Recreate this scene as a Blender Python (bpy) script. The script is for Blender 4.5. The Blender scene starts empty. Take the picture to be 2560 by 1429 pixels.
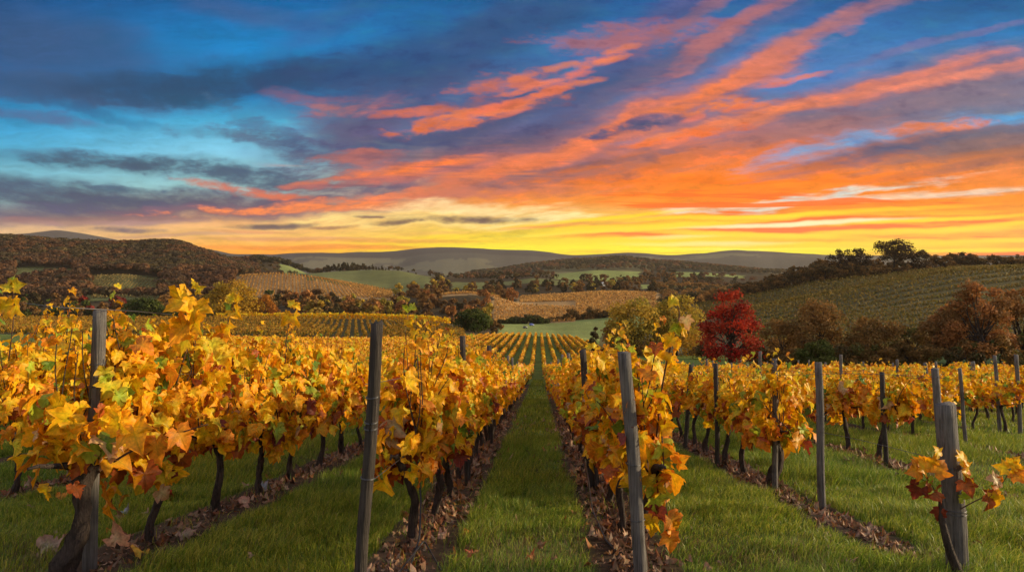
import bpy, math, random
import numpy as np
from mathutils import Vector, Matrix

SC = bpy.context.scene
COL = SC.collection
F_PX = 1707.0          # focal length in pixels of the 2560 wide photograph
HOR = 640.0            # eye level (horizon) row in the photograph
HAZE = 3.6e-5          # density of the evening haze, per metre
EYE = 1.6              # eye height, metres; the eye is the origin of the world

def lin(c):
    return tuple(((v / 255.0) / 12.92 if v / 255.0 <= 0.04045 else ((v / 255.0 + 0.055) / 1.055) ** 2.4) for v in c)

# ------------------------------------------------------------------ camera
cam_data = bpy.data.cameras.new('camera')
cam = bpy.data.objects.new('camera', cam_data)
COL.objects.link(cam)
cam.location = (0, 0, 0)
cam.rotation_euler = (math.radians(90), 0, 0)
cam_data.sensor_width = 36.0
cam_data.lens = 36.0 * F_PX / 2560.0
cam_data.shift_y = -(714.5 - HOR) / 2560.0
cam_data.clip_start = 0.05
cam_data.clip_end = 60000.0
SC.camera = cam

# ------------------------------------------------------------------ view
SC.view_settings.view_transform = 'Standard'
SC.view_settings.look = 'None'
SC.view_settings.exposure = 0.22
SC.view_settings.gamma = 1.0
SC.cycles.use_denoising = True
SC.cycles.adaptive_threshold = 0.02
SC.cycles.adaptive_min_samples = 16
SC.cycles.max_bounces = 8
SC.cycles.diffuse_bounces = 3
SC.cycles.glossy_bounces = 2
SC.cycles.transmission_bounces = 4
SC.cycles.volume_bounces = 0
SC.cycles.sample_clamp_indirect = 4.0

# ------------------------------------------------------------------ sun (low, ahead and to the right, just above the ridge)
SUN_AZ, SUN_EL = 82.0, 13.0
sun_data = bpy.data.lights.new('sun', 'SUN')
sun = bpy.data.objects.new('sun', sun_data)
COL.objects.link(sun)
sun_data.energy = 5.0
sun_data.angle = math.radians(2.5)
sun_data.color = (1.0, 0.80, 0.50)
_a, _e = math.radians(SUN_AZ), math.radians(SUN_EL)
SUN_DIR = Vector((math.sin(_a) * math.cos(_e), math.cos(_a) * math.cos(_e), math.sin(_e)))
sun.rotation_euler = SUN_DIR.to_track_quat('Z', 'Y').to_euler()

# ------------------------------------------------------------------ sky
class NT:
    """small helper for building node trees"""
    def __init__(self, tree):
        self.t = tree; self.n = tree.nodes; self.l = tree.links
    def add(self, kind, **kw):
        nd = self.n.new(kind)
        for k, v in kw.items():
            setattr(nd, k, v)
        return nd
    def put(self, sock, v):
        if hasattr(v, 'is_output') or hasattr(v, 'links'):
            self.l.new(v, sock)
        else:
            if sock.type == 'RGBA' and len(v) == 3:
                v = (*v, 1.0)
            sock.default_value = v
    def math(self, op, a, b=None, c=None, clamp=False):
        nd = self.add('ShaderNodeMath', operation=op, use_clamp=clamp)
        self.put(nd.inputs[0], a)
        if b is not None: self.put(nd.inputs[1], b)
        if c is not None: self.put(nd.inputs[2], c)
        return nd.outputs[0]
    def vmath(self, op, a, b=None):
        nd = self.add('ShaderNodeVectorMath', operation=op)
        self.put(nd.inputs[0], a)
        if b is not None: self.put(nd.inputs[1], b)
        return nd.outputs['Value'] if op in ('DOT_PRODUCT', 'LENGTH') else nd.outputs[0]
    def mapr(self, v, a, b, c, d, smooth=False):
        nd = self.add('ShaderNodeMapRange', interpolation_type='SMOOTHSTEP' if smooth else 'LINEAR')
        for i, x in enumerate((v, a, b, c, d)):
            self.put(nd.inputs[i], x)
        return nd.outputs[0]
    def mix(self, f, a, b, mode='MIX'):
        nd = self.add('ShaderNodeMix', data_type='RGBA', blend_type=mode)
        self.put(nd.inputs[0], f); self.put(nd.inputs[6], a); self.put(nd.inputs[7], b)
        return nd.outputs[2]
    def comb(self, x, y, z):
        nd = self.add('ShaderNodeCombineXYZ')
        self.put(nd.inputs[0], x); self.put(nd.inputs[1], y); self.put(nd.inputs[2], z)
        return nd.outputs[0]
    def noise(self, vec, scale, detail=4.0, rough=0.55, dist=0.0, color=False):
        nd = self.add('ShaderNodeTexNoise')
        if vec is not None: self.l.new(vec, nd.inputs['Vector'])
        nd.inputs['Scale'].default_value = scale
        nd.inputs['Detail'].default_value = detail
        nd.inputs['Roughness'].default_value = rough
        nd.inputs['Distortion'].default_value = dist
        return nd.outputs['Color'] if color else nd.outputs[0]
    def mapping(self, vec, loc=(0, 0, 0), rot=(0, 0, 0), scale=(1, 1, 1), kind='POINT'):
        nd = self.add('ShaderNodeMapping', vector_type=kind)
        self.l.new(vec, nd.inputs[0])
        nd.inputs[1].default_value = loc; nd.inputs[2].default_value = rot; nd.inputs[3].default_value = scale
        return nd.outputs[0]
    def ramp(self, fac, stops, interp='LINEAR'):
        nd = self.add('ShaderNodeValToRGB')
        nd.color_ramp.interpolation = interp
        el = nd.color_ramp.elements
        while len(el) > 1: el.remove(el[-1])
        el[0].position = stops[0][0]; el[0].color = (*stops[0][1], 1)
        for p, c in stops[1:]:
            e = el.new(p); e.color = (*c, 1)
        self.l.new(fac, nd.inputs[0])
        return nd.outputs[0]

world = bpy.data.worlds.new('World')
SC.world = world
world.use_nodes = True
world.cycles.sampling_method = 'MANUAL'
world.cycles.sample_map_resolution = 512
N = NT(world.node_tree)
N.n.clear()
geo = N.add('ShaderNodeTexCoord')
sep = N.add('ShaderNodeSeparateXYZ'); N.l.new(geo.outputs['Generated'], sep.inputs[0])
DX, DY, DZ = sep.outputs
yc = N.math('MAXIMUM', DY, 0.12)
# tangent-plane angles of the view direction about due north (+Y), in units of 100 photograph pixels
P0 = N.math('MULTIPLY_ADD', N.math('DIVIDE', DX, yc), F_PX / 100, 12.8)
Q0 = N.math('MULTIPLY_ADD', N.math('DIVIDE', DZ, yc), -F_PX / 100, HOR / 100)
# cloud plane: streets of cloud run towards a point ~25 degrees left of north
zc = N.math('ADD', N.math('MAXIMUM', DZ, 0.0), 0.055)
plane = N.comb(N.math('DIVIDE', DX, zc), N.math('DIVIDE', DY, zc), 0.0)
street = N.mapping(plane, rot=(0, 0, math.radians(-25.0)))
st_long = N.mapping(street, scale=(1.0, 0.16, 1.0))
n_big = N.noise(st_long, 1.1, 3.0, 0.6)
n_fine = N.noise(N.mapping(street, scale=(1.0, 0.3, 1.0)), 3.2, 5.0, 0.65)
PQ0 = N.comb(P0, Q0, 0.0)
n_str = N.noise(N.mapping(PQ0, rot=(0, 0, math.radians(4)), scale=(0.10, 2.0, 1.0)), 1.0, 4.0, 0.65)
n_puff = N.noise(N.mapping(PQ0, rot=(0, 0, math.radians(10)), scale=(0.75, 1.9, 1.0)), 1.6, 4.0, 0.65)
warp_src = N.noise(N.mapping(PQ0, scale=(0.30, 0.75, 1.0)), 0.9, 4.0, 0.65, 0.0, color=True)
warp = N.vmath('MULTIPLY', N.vmath('SUBTRACT', warp_src, (0.5, 0.5, 0.5)), (2.2, 0.9, 0.0))
PQ = N.vmath('ADD', PQ0, warp)
PQs = N.vmath('ADD', PQ0, N.vmath('MULTIPLY', N.vmath('SUBTRACT', warp_src, (0.5, 0.5, 0.5)), (0.6, 0.25, 0.0)))
spx = N.add('ShaderNodeSeparateXYZ'); N.l.new(PQs, spx.inputs[0])
P, Q = spx.outputs[0], spx.outputs[1]

# clear-sky colour: five columns of elevation ramps blended over azimuth
COLS = {
 0:    [(-600,(8,45,100)),(0,(12,82,140)),(110,(20,98,155)),(200,(25,108,170)),(300,(40,148,198)),(370,(75,168,205)),(440,(120,188,205)),(500,(140,185,190)),(545,(168,140,138)),(565,(226,184,140)),(600,(236,188,128)),(660,(232,160,100))],
 640:  [(-600,(5,45,105)),(0,(4,98,162)),(130,(6,130,196)),(240,(10,128,192)),(305,(70,172,212)),(380,(125,198,224)),(470,(150,200,200)),(520,(186,150,140)),(555,(242,178,118)),(590,(250,192,104)),(615,(252,180,84)),(660,(246,140,70))],
 1280: [(-600,(10,45,105)),(0,(10,92,150)),(100,(35,108,168)),(200,(62,110,165)),(300,(92,110,160)),(390,(150,98,95)),(450,(238,115,50)),(505,(252,150,60)),(530,(255,205,110)),(570,(255,214,90)),(600,(255,218,20)),(625,(255,240,0)),(660,(255,215,0))],
 1920: [(-600,(12,50,110)),(0,(30,92,155)),(100,(50,118,180)),(200,(65,122,185)),(290,(110,115,150)),(370,(225,115,65)),(440,(255,128,26)),(510,(255,134,8)),(550,(255,146,4)),(585,(255,150,0)),(610,(255,196,4)),(630,(255,240,50)),(660,(255,220,0))],
 2560: [(-600,(5,45,100)),(0,(0,92,150)),(90,(30,112,172)),(180,(85,115,158)),(280,(105,122,155)),(380,(170,105,80)),(450,(242,132,52)),(510,(255,146,20)),(560,(255,158,4)),(600,(255,180,0)),(620,(255,130,4)),(660,(250,120,20))],
}
qf = N.mapr(Q, -6.0, 6.6, 0.0, 1.0)
cols = []
for cx in sorted(COLS):
    st = [((q + 600) / 1260.0, lin(c)) for q, c in COLS[cx]]
    cols.append((cx / 100.0, N.ramp(qf, st)))
sky = cols[0][1]
for (xa, _), (xb, cb) in zip(cols, cols[1:]):
    sky = N.mix(N.mapr(P, xa, xb, 0.0, 1.0, True), sky, cb)

def feature(col, cx, cy, L, W, ang, c, s=0.9, noise=None, k=0.8, src=None, soft=(2.7, -0.7)):
    """one cloud: an elongated patch of the sky with a ragged, streaky edge"""
    v = N.mapping(src, loc=(cx / 100, cy / 100, 0), rot=(0, 0, math.radians(-ang)), scale=(L / 100, W / 100, 1.0), kind='TEXTURE')
    r2 = N.vmath('DOT_PRODUCT', v, v)
    m = N.math('MULTIPLY_ADD', noise, -8.5 * k, r2)
    return N.mix(N.mapr(m, soft[0], soft[1], 0.0, s, True), col, lin(c))

n_hi = N.noise(N.mapping(PQ, rot=(0, 0, math.radians(11)), scale=(0.35, 2.2, 1.0)), 1.6, 5.0, 0.72)
fib0 = N.math('MULTIPLY_ADD', n_hi, 0.5, N.math('MULTIPLY_ADD', n_fine, 0.3, N.math('MULTIPLY', n_str, 0.2)))
fib = N.math('MULTIPLY_ADD', N.math('SUBTRACT', fib0, 0.5), 1.9, 0.5)       # fibrous detail shared by all clouds
def centred(n, mixin=0.55):
    return N.math('SUBTRACT', N.math('MULTIPLY_ADD', n, 1.0 - mixin, N.math('MULTIPLY', fib, mixin)), 0.5)
nb, nf, ns, npf = centred(n_big, 0.45), centred(n_fine), centred(n_str, 0.2), centred(n_puff, 0.25)
F = [
 # cx, cy, half length, half width, angle, colour, strength, noise, k
 # dim veils of the upper left
 (120,110,260,80,-8,(52,82,125),.75,nb,.8), (250,130,250,60,-6,(48,84,128),.55,nb,.9), (120,225,300,38,-8,(62,80,118),.85,nf,.9), (60,290,170,16,-8,(80,85,125),.7,nf,.9),
 (600,25,170,32,-10,(70,85,125),.6,nb,.9),
 (330,215,330,40,0,(42,84,125),.85,nb,.7), (560,205,330,52,4,(30,68,102),.95,nf,.6), (490,255,140,24,-6,(30,78,112),.8,nf,1.0), (250,290,130,12,-14,(35,95,140),.7,nf,.9),
 (950,165,290,58,9,(36,66,108),.95,nb,.6), (1180,95,290,55,14,(36,82,132),.8,nb,.8), (820,60,160,40,25,(45,92,145),.6,nb,.9), (1000,225,300,42,10,(58,72,112),.85,nb,.8),
 (650,320,120,22,-28,(70,105,140),.75,nf,1.3), (590,345,150,14,-5,(72,110,140),.7,nf,1.3), (690,375,130,18,-20,(80,100,130),.7,nf,1.3),
 # lit cirrus gap, middle
 (1440,175,130,20,28,(62,150,212),.9,nf,.7), (1560,150,170,35,25,(58,125,190),.7,nb,.8),
 # slate bank of the middle
 (1010,330,290,68,10,(66,74,112),.95,nb,.55), (1330,245,420,52,20,(60,72,112),.9,nb,.7), (1500,240,260,45,22,(66,76,115),.8,nb,.8), (1080,300,150,14,8,(90,110,160),.6,nf,.9), (870,300,110,50,10,(92,82,116),.8,nb,.8),
 (1290,50,170,60,20,(46,78,122),.7,nb,.8), (1640,60,180,50,35,(84,84,130),.75,nb,.7), (1700,160,330,42,28,(104,92,122),.75,nb,.8),
 (1240,360,260,26,14,(72,76,112),.9,nf,.7), (960,430,330,28,4,(80,78,108),.9,nf,.8), (900,480,330,18,3,(90,80,108),.9,nf,.9),
 # low left bank
 (110,395,260,17,-4,(66,108,138),.85,nf,1.0), (330,415,250,24,-2,(56,84,108),.95,nf,.8), (560,440,280,20,-4,(62,86,112),.9,nf,.9),
 (120,485,330,30,-6,(56,80,108),.97,nf,.5), (430,505,420,24,-2,(66,78,106),.95,nf,.6), (230,530,460,22,-1,(78,82,112),.95,nf,.5), (600,530,330,14,1,(122,92,110),.9,nf,.8),
 (300,475,90,7,-3,(62,92,118),.8,nf,1.0), (700,505,200,10,2,(96,84,108),.8,nf,1.0),
 (320,548,330,8,0,(150,110,110),.8,nf,.9),
 # warm light under the clouds
 (870,262,95,30,6,(150,98,118),.75,nf,1.0), (860,270,60,16,6,(196,116,98),.7,nf,1.0), (745,245,60,14,-6,(120,88,118),.6,nf,1.0),
 (900,390,90,14,6,(184,100,82),.8,nf,1.2), (560,465,90,9,-8,(208,106,78),.8,nf,1.1), (690,490,80,7,-2,(225,112,70),.8,nf,1.1), (800,452,70,7,8,(215,112,72),.8,nf,1.1),
 (1090,410,190,20,6,(250,112,40),.92,nf,.9), (1040,440,260,12,6,(190,104,92),.8,nf,1.2), (1100,470,170,9,10,(248,130,70),.8,nf,1.2), (980,500,330,12,4,(240,128,78),.85,nf,1.2), (860,520,330,9,2,(250,135,72),.85,nf,1.2),
 (1250,205,110,22,10,(206,108,82),.85,npf,1.3), (1210,275,130,16,10,(230,112,62),.9,npf,1.6), (1110,305,100,10,8,(232,114,62),.85,npf,1.6), (1330,235,90,12,18,(222,112,76),.9,npf,1.6), (1020,280,70,9,4,(215,108,74),.8,npf,1.4),
 (1570,85,190,30,6,(190,108,100),.7,npf,1.2), (1500,145,60,10,18,(222,116,90),.8,npf,1.5),
 # long orange streamers rising to the upper right
 (1330,400,240,26,17,(252,112,34),.95,nf,.7), (1500,345,270,30,20,(252,114,38),.95,nf,.7), (1690,265,260,24,22,(236,112,60),.9,nf,.8), (1830,205,210,24,28,(253,116,44),.95,nf,.6),
 (2010,110,240,24,29,(190,112,104),.75,nf,.7), (2180,25,210,20,20,(166,108,112),.7,nf,.7), (1850,60,220,22,33,(182,106,100),.75,nf,.7), (1760,20,150,20,30,(146,96,106),.7,nf,.8),
 (1540,330,80,9,10,(72,78,112),.7,npf,1.5), (1620,320,150,10,8,(60,84,128),.85,npf,1.4), (1700,345,130,9,6,(80,125,175),.8,npf,1.2),
 (1830,275,130,18,6,(248,118,50),.92,npf,1.6), (1950,290,230,18,12,(252,122,46),.95,nf,.9), (2120,240,280,18,14,(240,120,70),.9,nf,.8), (2380,200,220,14,10,(226,122,96),.85,nf,.8), (2360,105,220,10,16,(110,105,150),.7,nf,.8),
 (1680,350,110,9,8,(250,118,48),.9,npf,1.6), (1790,330,90,10,6,(246,116,56),.9,npf,1.6), (1920,205,60,7,10,(214,128,120),.8,npf,1.8), (1990,195,60,6,10,(190,122,130),.7,npf,1.8),
 # small broken puffs, lit from below
 (1305,190,33,8,8,(229,122,81),.75,npf,.9), (1370,205,48,7,10,(238,123,86),.75,npf,.9), (1400,165,38,7,13,(226,125,76),.75,npf,.9), (1290,228,38,6,11,(228,118,86),.75,npf,.9), (1345,238,49,8,12,(227,114,81),.75,npf,.9), (1405,212,29,6,9,(231,116,81),.75,npf,.9), (1440,182,32,8,8,(238,114,76),.75,npf,.9), (1180,280,38,6,9,(230,114,76),.75,npf,.9), (1230,266,36,8,14,(238,114,86),.75,npf,.9), (1275,284,43,6,14,(227,118,91),.75,npf,.9), (1150,302,48,8,15,(228,122,86),.75,npf,.9), (1120,288,36,6,12,(226,122,76),.75,npf,.9), (1520,150,42,8,16,(234,124,76),.75,npf,.9), (1555,122,45,8,15,(227,124,91),.75,npf,.9), (1800,248,44,6,8,(234,124,76),.75,npf,.9), (1860,268,46,6,14,(238,116,76),.75,npf,.9), (1905,260,31,6,14,(227,122,81),.75,npf,.9), (1935,212,43,6,8,(229,116,91),.75,npf,.9), (2000,192,36,6,10,(238,124,76),.75,npf,.9), (1780,312,36,6,15,(228,118,76),.75,npf,.9), (1735,300,29,6,15,(239,120,91),.75,npf,.9), (1695,354,35,8,11,(227,118,91),.75,npf,.9), (1640,344,46,6,10,(228,122,76),.75,npf,.9), (1655,372,41,6,16,(229,122,91),.75,npf,.9), (1080,296,42,6,8,(228,116,76),.75,npf,.9), (1460,205,40,7,10,(230,123,76),.75,npf,.9),
 # grey-mauve sheets and blue holes of the right
 (2200,290,330,34,12,(142,104,112),.8,nb,.8), (2480,240,200,42,8,(120,108,125),.8,nb,.7), (2050,330,180,18,10,(165,108,105),.7,nf,1.0),
 (2140,358,230,18,12,(84,158,208),.9,nf,.7), (2520,300,120,14,8,(70,158,212),.9,nf,.6),
 (2230,378,260,19,10,(70,84,116),.95,nf,.5), (2520,345,170,24,10,(88,98,122),.85,nf,.7), (2450,375,240,18,10,(128,98,100),.85,nf,.8), (2330,325,110,12,5,(240,126,70),.85,npf,1.4), (2420,415,230,9,10,(150,95,85),.8,nf,1.0),
 (1500,410,200,10,10,(120,92,105),.75,nf,1.2), (1420,440,230,16,5,(140,98,100),.7,nf,1.1), (1350,480,200,12,3,(190,110,85),.7,nf,1.1),
 # pale openings and bright bars near the sun
 (2020,492,260,11,7,(214,222,208),.95,nf,.9), (2300,488,260,8,4,(236,208,180),.9,nf,1.0), (1800,514,190,7,2,(250,198,160),.85,nf,1.0),
 (1190,524,210,16,1,(250,214,150),.9,nf,.9), (1330,540,120,14,0,(252,230,160),.9,nf,.9), (1010,560,300,14,0,(254,218,130),.85,nf,.9),
 # dusky peach streaks under the left bank
 (700,598,210,5,0,(216,146,112),.8,ns,.8), (450,588,170,5,1,(190,142,130),.8,ns,.8), (1000,603,240,4,0,(236,160,84),.8,ns,.8), (830,620,260,5,0,(240,146,76),.85,ns,.8), (250,556,200,6,0,(176,136,132),.8,ns,.8), (1120,584,180,4,1,(240,178,96),.7,ns,.8), (620,580,120,4,-1,(228,150,104),.7,ns,.9), (1420,560,150,7,4,(240,130,60),.8,ns,.9), (1560,575,200,7,2,(250,130,16),.85,ns,.9),
 # narrow dark clouds low over the ridges
 (675,567,85,6,1,(82,76,90),.95,npf,.8), (1150,549,140,8,1,(92,74,76),.97,npf,.9), (975,560,60,5,3,(96,76,78),.9,npf,1.0), (840,571,50,4,2,(130,88,80),.85,npf,1.0), (1300,581,75,6,6,(130,88,72),.95,npf,.9), (915,546,30,3,0,(110,80,80),.9,npf,1.0), (310,573,80,6,-2,(98,90,112),.95,npf,.7),
]
def after(vec, col):
    """the same vector, but evaluated only once col is known (keeps the shader's working memory small)"""
    nd = N.add('ShaderNodeVectorMath', operation='MULTIPLY_ADD')
    N.put(nd.inputs[0], col); N.put(nd.inputs[1], (1e-7, 1e-7, 1e-7)); N.put(nd.inputs[2], vec)
    return nd.outputs[0]
for k, f in enumerate(F):
    if k % 8 == 7:
        PQ, PQs = after(PQ, sky), after(PQs, sky)
    small = f[3] < 10
    if f[5][0] > 222 and f[5][2] < 100 and 14 <= f[3] and f[1] < 420:          # lit cloud: dusky mauve rim round a glowing core
        sky = feature(sky, f[0], f[1], f[2] * 1.12, f[3] * 1.45, f[4], (158, 104, 112), .62, noise=f[7], k=f[8], src=PQ, soft=(3.2, -0.6))
        c = tuple(min(255, v * s_ + a_) for v, s_, a_ in zip(f[5], (1.03, 1.04, 1.0), (4, 8, 8)))
        sky = feature(sky, f[0], f[1], f[2] * 1.02, f[3] * .78, f[4], c, f[6], k=f[8], noise=f[7], src=PQ, soft=(2.8, -0.8))
    else:
        q_ = .87 if f[3] >= 20 and f[1] < 440 else 1.0
        sky = feature(sky, f[0], f[1], f[2] * (q_ + .1 if q_ < 1 else 1), f[3] * q_, *f[4:8], k=f[8] * 1.1, src=PQs if small else PQ)
# ripples across the cloud deck: dim troughs and bright crests
rip = N.math('MULTIPLY', N.mapr(Q, 5.4, 4.6, 0.0, 1.0, True), N.mapr(P, 5.5, 9.5, 0.15, 1.0, True))
rsrc = N.math('MULTIPLY_ADD', n_puff, 0.6, N.math('MULTIPLY', n_hi, 0.4))
sky = N.mix(N.math('MULTIPLY', rip, N.mapr(rsrc, 0.50, 0.64, 0.0, 0.75, True)), sky, N.vmath('MULTIPLY', sky, (0.60, 0.64, 0.80)))
sky = N.mix(N.math('MULTIPLY', rip, N.mapr(rsrc, 0.49, 0.36, 0.0, 0.85, True)), sky, N.vmath('MULTIPLY', sky, (1.45, 1.22, 1.02)))
# fine fibres through the whole cloud deck
deck = N.math('MULTIPLY', N.mapr(Q, 3.4, 4.2, 0.0, 1.0, True), N.math('MULTIPLY', N.mapr(Q, 5.6, 5.2, 0.0, 1.0, True), N.math('MULTIPLY', N.mapr(P, 6.0, 9.0, 0.0, 1.0, True), N.mapr(P, 17.5, 13.5, 0.0, 1.0, True))))
sky = N.mix(N.math('MULTIPLY', deck, N.mapr(n_str, 0.55, 0.66, 0.0, 0.65, True)), sky, lin((92, 78, 100)))
sky = N.mix(N.math('MULTIPLY', deck, N.mapr(n_str, 0.46, 0.36, 0.0, 0.7, True)), sky, lin((252, 132, 66)))
shade = N.math('MULTIPLY_ADD', fib, 1.25, 0.38)
sky = N.mix(0.75, sky, N.vmath('MULTIPLY', sky, N.comb(shade, shade, shade)))
# bars of orange cloud alternating with yellow light low in the right half
band = N.math('MULTIPLY', N.mapr(P, 12.5, 16.5, 0.0, 1.0, True), N.math('MULTIPLY', N.mapr(Q, 4.2, 5.0, 0.0, 1.0, True), N.mapr(Q, 6.25, 6.0, 0.35, 1.0, True)))
sky = N.mix(N.math('MULTIPLY', band, N.mapr(n_str, 0.495, 0.545, 0.0, 0.92, True)), sky, lin((252, 106, 4)))
sky = N.mix(N.math('MULTIPLY', N.math('MULTIPLY', band, N.mapr(Q, 5.1, 5.6, 0.0, 1.0, True)), N.mapr(n_str, 0.46, 0.39, 0.0, 0.8, True)), sky, lin((255, 216, 10)))
# glare where the sun has just gone behind the ridge
for (cx, cy, L, W, a, c, s) in [(1740, 609, 260, 7, 0, (255, 255, 215), .95), (2010, 556, 260, 5, 2, (255, 250, 190), .95), (1700, 592, 130, 5, 2, (255, 255, 205), .9), (1950, 622, 330, 5, 0, (255, 252, 120), .9), (1500, 612, 240, 10, 1, (255, 246, 40), .9), (1500,577,220,5,3,(255,240,90),.9)]:
    sky = feature(sky, cx, cy, L, W, a, c, s, noise=ns, k=0.7, src=PQs)

# thin yellow bars of light between the low orange clouds
for k, (cx, cy, L, W, a) in enumerate([(1450,572,260,6,3),(1700,562,190,4,4),(1620,600,320,8,1),(2260,577,320,6,2),(2420,600,240,6,1),(2100,612,360,6,0),(2500,560,140,5,4),(1900,586,260,5,-2),(2060,532,260,5,3),(2360,546,200,4,3),(1500,546,170,4,5),(1780,542,220,4,2),(2480,622,160,4,0),(2250,625,240,4,0)]):
    if k % 7 == 0: PQs = after(PQs, sky)
    sky = feature(sky, cx, cy, L * 1.1, W * 1.15, a, (255, 224, 14), .92, noise=ns, k=0.7, src=PQs)
# overhead and behind the viewer: unseen sky, brightened to act as fill light
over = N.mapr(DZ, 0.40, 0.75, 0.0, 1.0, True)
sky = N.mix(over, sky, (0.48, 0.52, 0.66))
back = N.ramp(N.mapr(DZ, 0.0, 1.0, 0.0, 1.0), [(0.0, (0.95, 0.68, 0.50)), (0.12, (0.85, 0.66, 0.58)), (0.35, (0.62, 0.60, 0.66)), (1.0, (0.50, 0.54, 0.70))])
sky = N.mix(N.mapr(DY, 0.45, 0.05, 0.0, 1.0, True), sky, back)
# below the horizon the far land is dark
sky = N.mix(N.mapr(DZ, -0.01, -0.08, 0.0, 1.0, True), sky, lin((60, 55, 40)))
# the haze that lies below this sky veils it a little towards the horizon; the sky itself is that much deeper
kk = N.math('DIVIDE', 0.045, N.math('ADD', N.math('MAXIMUM', DZ, 0.0), 0.045))
kv = N.math('MULTIPLY', kk, kk)
veil = N.vmath('MULTIPLY', N.comb(kv, kv, kv), (0.085, 0.100, 0.110))
sky = N.vmath('MAXIMUM', N.vmath('SUBTRACT', sky, veil), (0.0, 0.0, 0.0))
gain = N.math('MULTIPLY_ADD', kk, 0.20, 0.88)
sky = N.vmath('MULTIPLY', sky, N.comb(gain, gain, gain))
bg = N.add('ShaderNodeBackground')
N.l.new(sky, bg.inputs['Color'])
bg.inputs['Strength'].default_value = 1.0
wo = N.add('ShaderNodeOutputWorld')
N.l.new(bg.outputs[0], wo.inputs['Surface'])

# ================================================================== helpers
rng = np.random.default_rng(11)

def tag(o, label=None, cat=None, group=None, kind=None):
    if label: o['label'] = label
    if cat: o['category'] = cat
    if group: o['group'] = group
    if kind: o['kind'] = kind
    return o

def mesh_data(name, V, T, mat=None, C=None, smooth=True, cname='tint'):
    """mesh from numpy triangles; C = optional colour per vertex (the thing's own pigment)"""
    V = np.ascontiguousarray(V, np.float32); T = np.ascontiguousarray(T, np.int32)
    me = bpy.data.meshes.new(name)
    me.vertices.add(len(V)); me.loops.add(T.size); me.polygons.add(len(T))
    me.vertices.foreach_set('co', V.ravel())
    k = T.shape[1]
    me.loops.foreach_set('vertex_index', T.ravel())
    me.polygons.foreach_set('loop_start', np.arange(0, T.size, k, dtype=np.int32))
    if smooth:
        me.polygons.foreach_set('use_smooth', np.ones(len(T), bool))
    if C is not None:
        at = me.attributes.new(cname, 'FLOAT_COLOR', 'POINT')
        C = np.asarray(C, np.float32)
        if C.shape[1] == 3: C = np.hstack([C, np.ones((len(C), 1), np.float32)])
        at.data.foreach_set('color', np.ascontiguousarray(C, np.float32).ravel())
    me.update(calc_edges=True)
    if mat: me.materials.append(mat)
    return me

def link(name, me, parent=None, loc=None, rotz=0.0):
    o = bpy.data.objects.new(name, me)
    COL.objects.link(o)
    if parent: o.parent = parent
    if loc is not None: o.location = loc
    if rotz: o.rotation_euler = (0, 0, rotz)
    return o

class Geo:
    """collects triangle soups (and vertex colours) into one mesh"""
    def __init__(self): self.v = []; self.t = []; self.c = []; self.b = []; self.n = 0
    def add(self, V, T, C=None):
        self.v.append(V); self.t.append(T + self.n); self.n += len(V)
        if C is not None:
            C = np.asarray(C, np.float32)
            if C.ndim == 1: C = np.tile(C, (len(V), 1))
            self.c.append(C)
    def data(self, name, mat, smooth=True):
        me = mesh_data(name, np.vstack(self.v), np.vstack(self.t), mat, np.vstack(self.c) if self.c else None, smooth)
        if self.b and mat.name.startswith('vine_leaf'):
            b = np.vstack(self.b).astype(np.float32)
            if len(b) == len(me.vertices):
                me.attributes.new('blade', 'FLOAT_VECTOR', 'POINT').data.foreach_set('vector', np.ascontiguousarray(b).ravel())
        return me

def tube(path, radii, seg=7, bump=0.0, seed=0, cap=True, twist=0.0):
    P = np.asarray(path, float); n = len(P); R = np.broadcast_to(np.asarray(radii, float), (n,))
    d = np.gradient(P, axis=0); d /= np.linalg.norm(d, axis=1, keepdims=True) + 1e-9
    ref = np.array([1.0, 0.13, 0.07]) if abs(d[:, 0]).mean() < 0.8 else np.array([0.05, 1.0, 0.1])
    a = np.cross(d, ref); a /= np.linalg.norm(a, axis=1, keepdims=True) + 1e-9
    b = np.cross(d, a)
    th = np.linspace(0, 2 * np.pi, seg, endpoint=False)[None, :] + twist * np.linspace(0, 1, n)[:, None]
    r = np.repeat(R[:, None], seg, 1)
    if bump:
        g = np.random.default_rng(seed)
        r = r * (1 + bump * g.normal(0, 1, (n, seg)) * 0.6 + bump * g.normal(0, 1, (1, seg)))
    V = P[:, None, :] + r[..., None] * (np.cos(th)[..., None] * a[:, None, :] + np.sin(th)[..., None] * b[:, None, :])
    V = V.reshape(-1, 3)
    i = np.arange(n - 1)[:, None] * seg; j = np.arange(seg)[None, :]; j2 = (j + 1) % seg
    A = (i + j).ravel(); B = (i + j2).ravel(); C_ = (i + seg + j2).ravel(); D = (i + seg + j).ravel()
    T = np.vstack([np.stack([A, B, C_], 1), np.stack([A, C_, D], 1)])
    if cap:
        V = np.vstack([V, P[:1], P[-1:]]); nb_ = n * seg
        jj = np.arange(seg); j2_ = (jj + 1) % seg
        T = np.vstack([T, np.stack([j2_, jj, np.full(seg, nb_)], 1), np.stack([(n - 1) * seg + jj, (n - 1) * seg + j2_, np.full(seg, nb_ + 1)], 1)])
    return V, T

def box(x0, x1, y0, y1, z0, z1):
    V = np.array([(x, y, z) for x in (x0, x1) for y in (y0, y1) for z in (z0, z1)], float)
    q = [(0, 1, 3, 2), (4, 6, 7, 5), (0, 4, 5, 1), (2, 3, 7, 6), (0, 2, 6, 4), (1, 5, 7, 3)]
    T = np.array([t for a, b, c, d in q for t in ((a, b, c), (a, c, d))])
    return V, T

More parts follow.
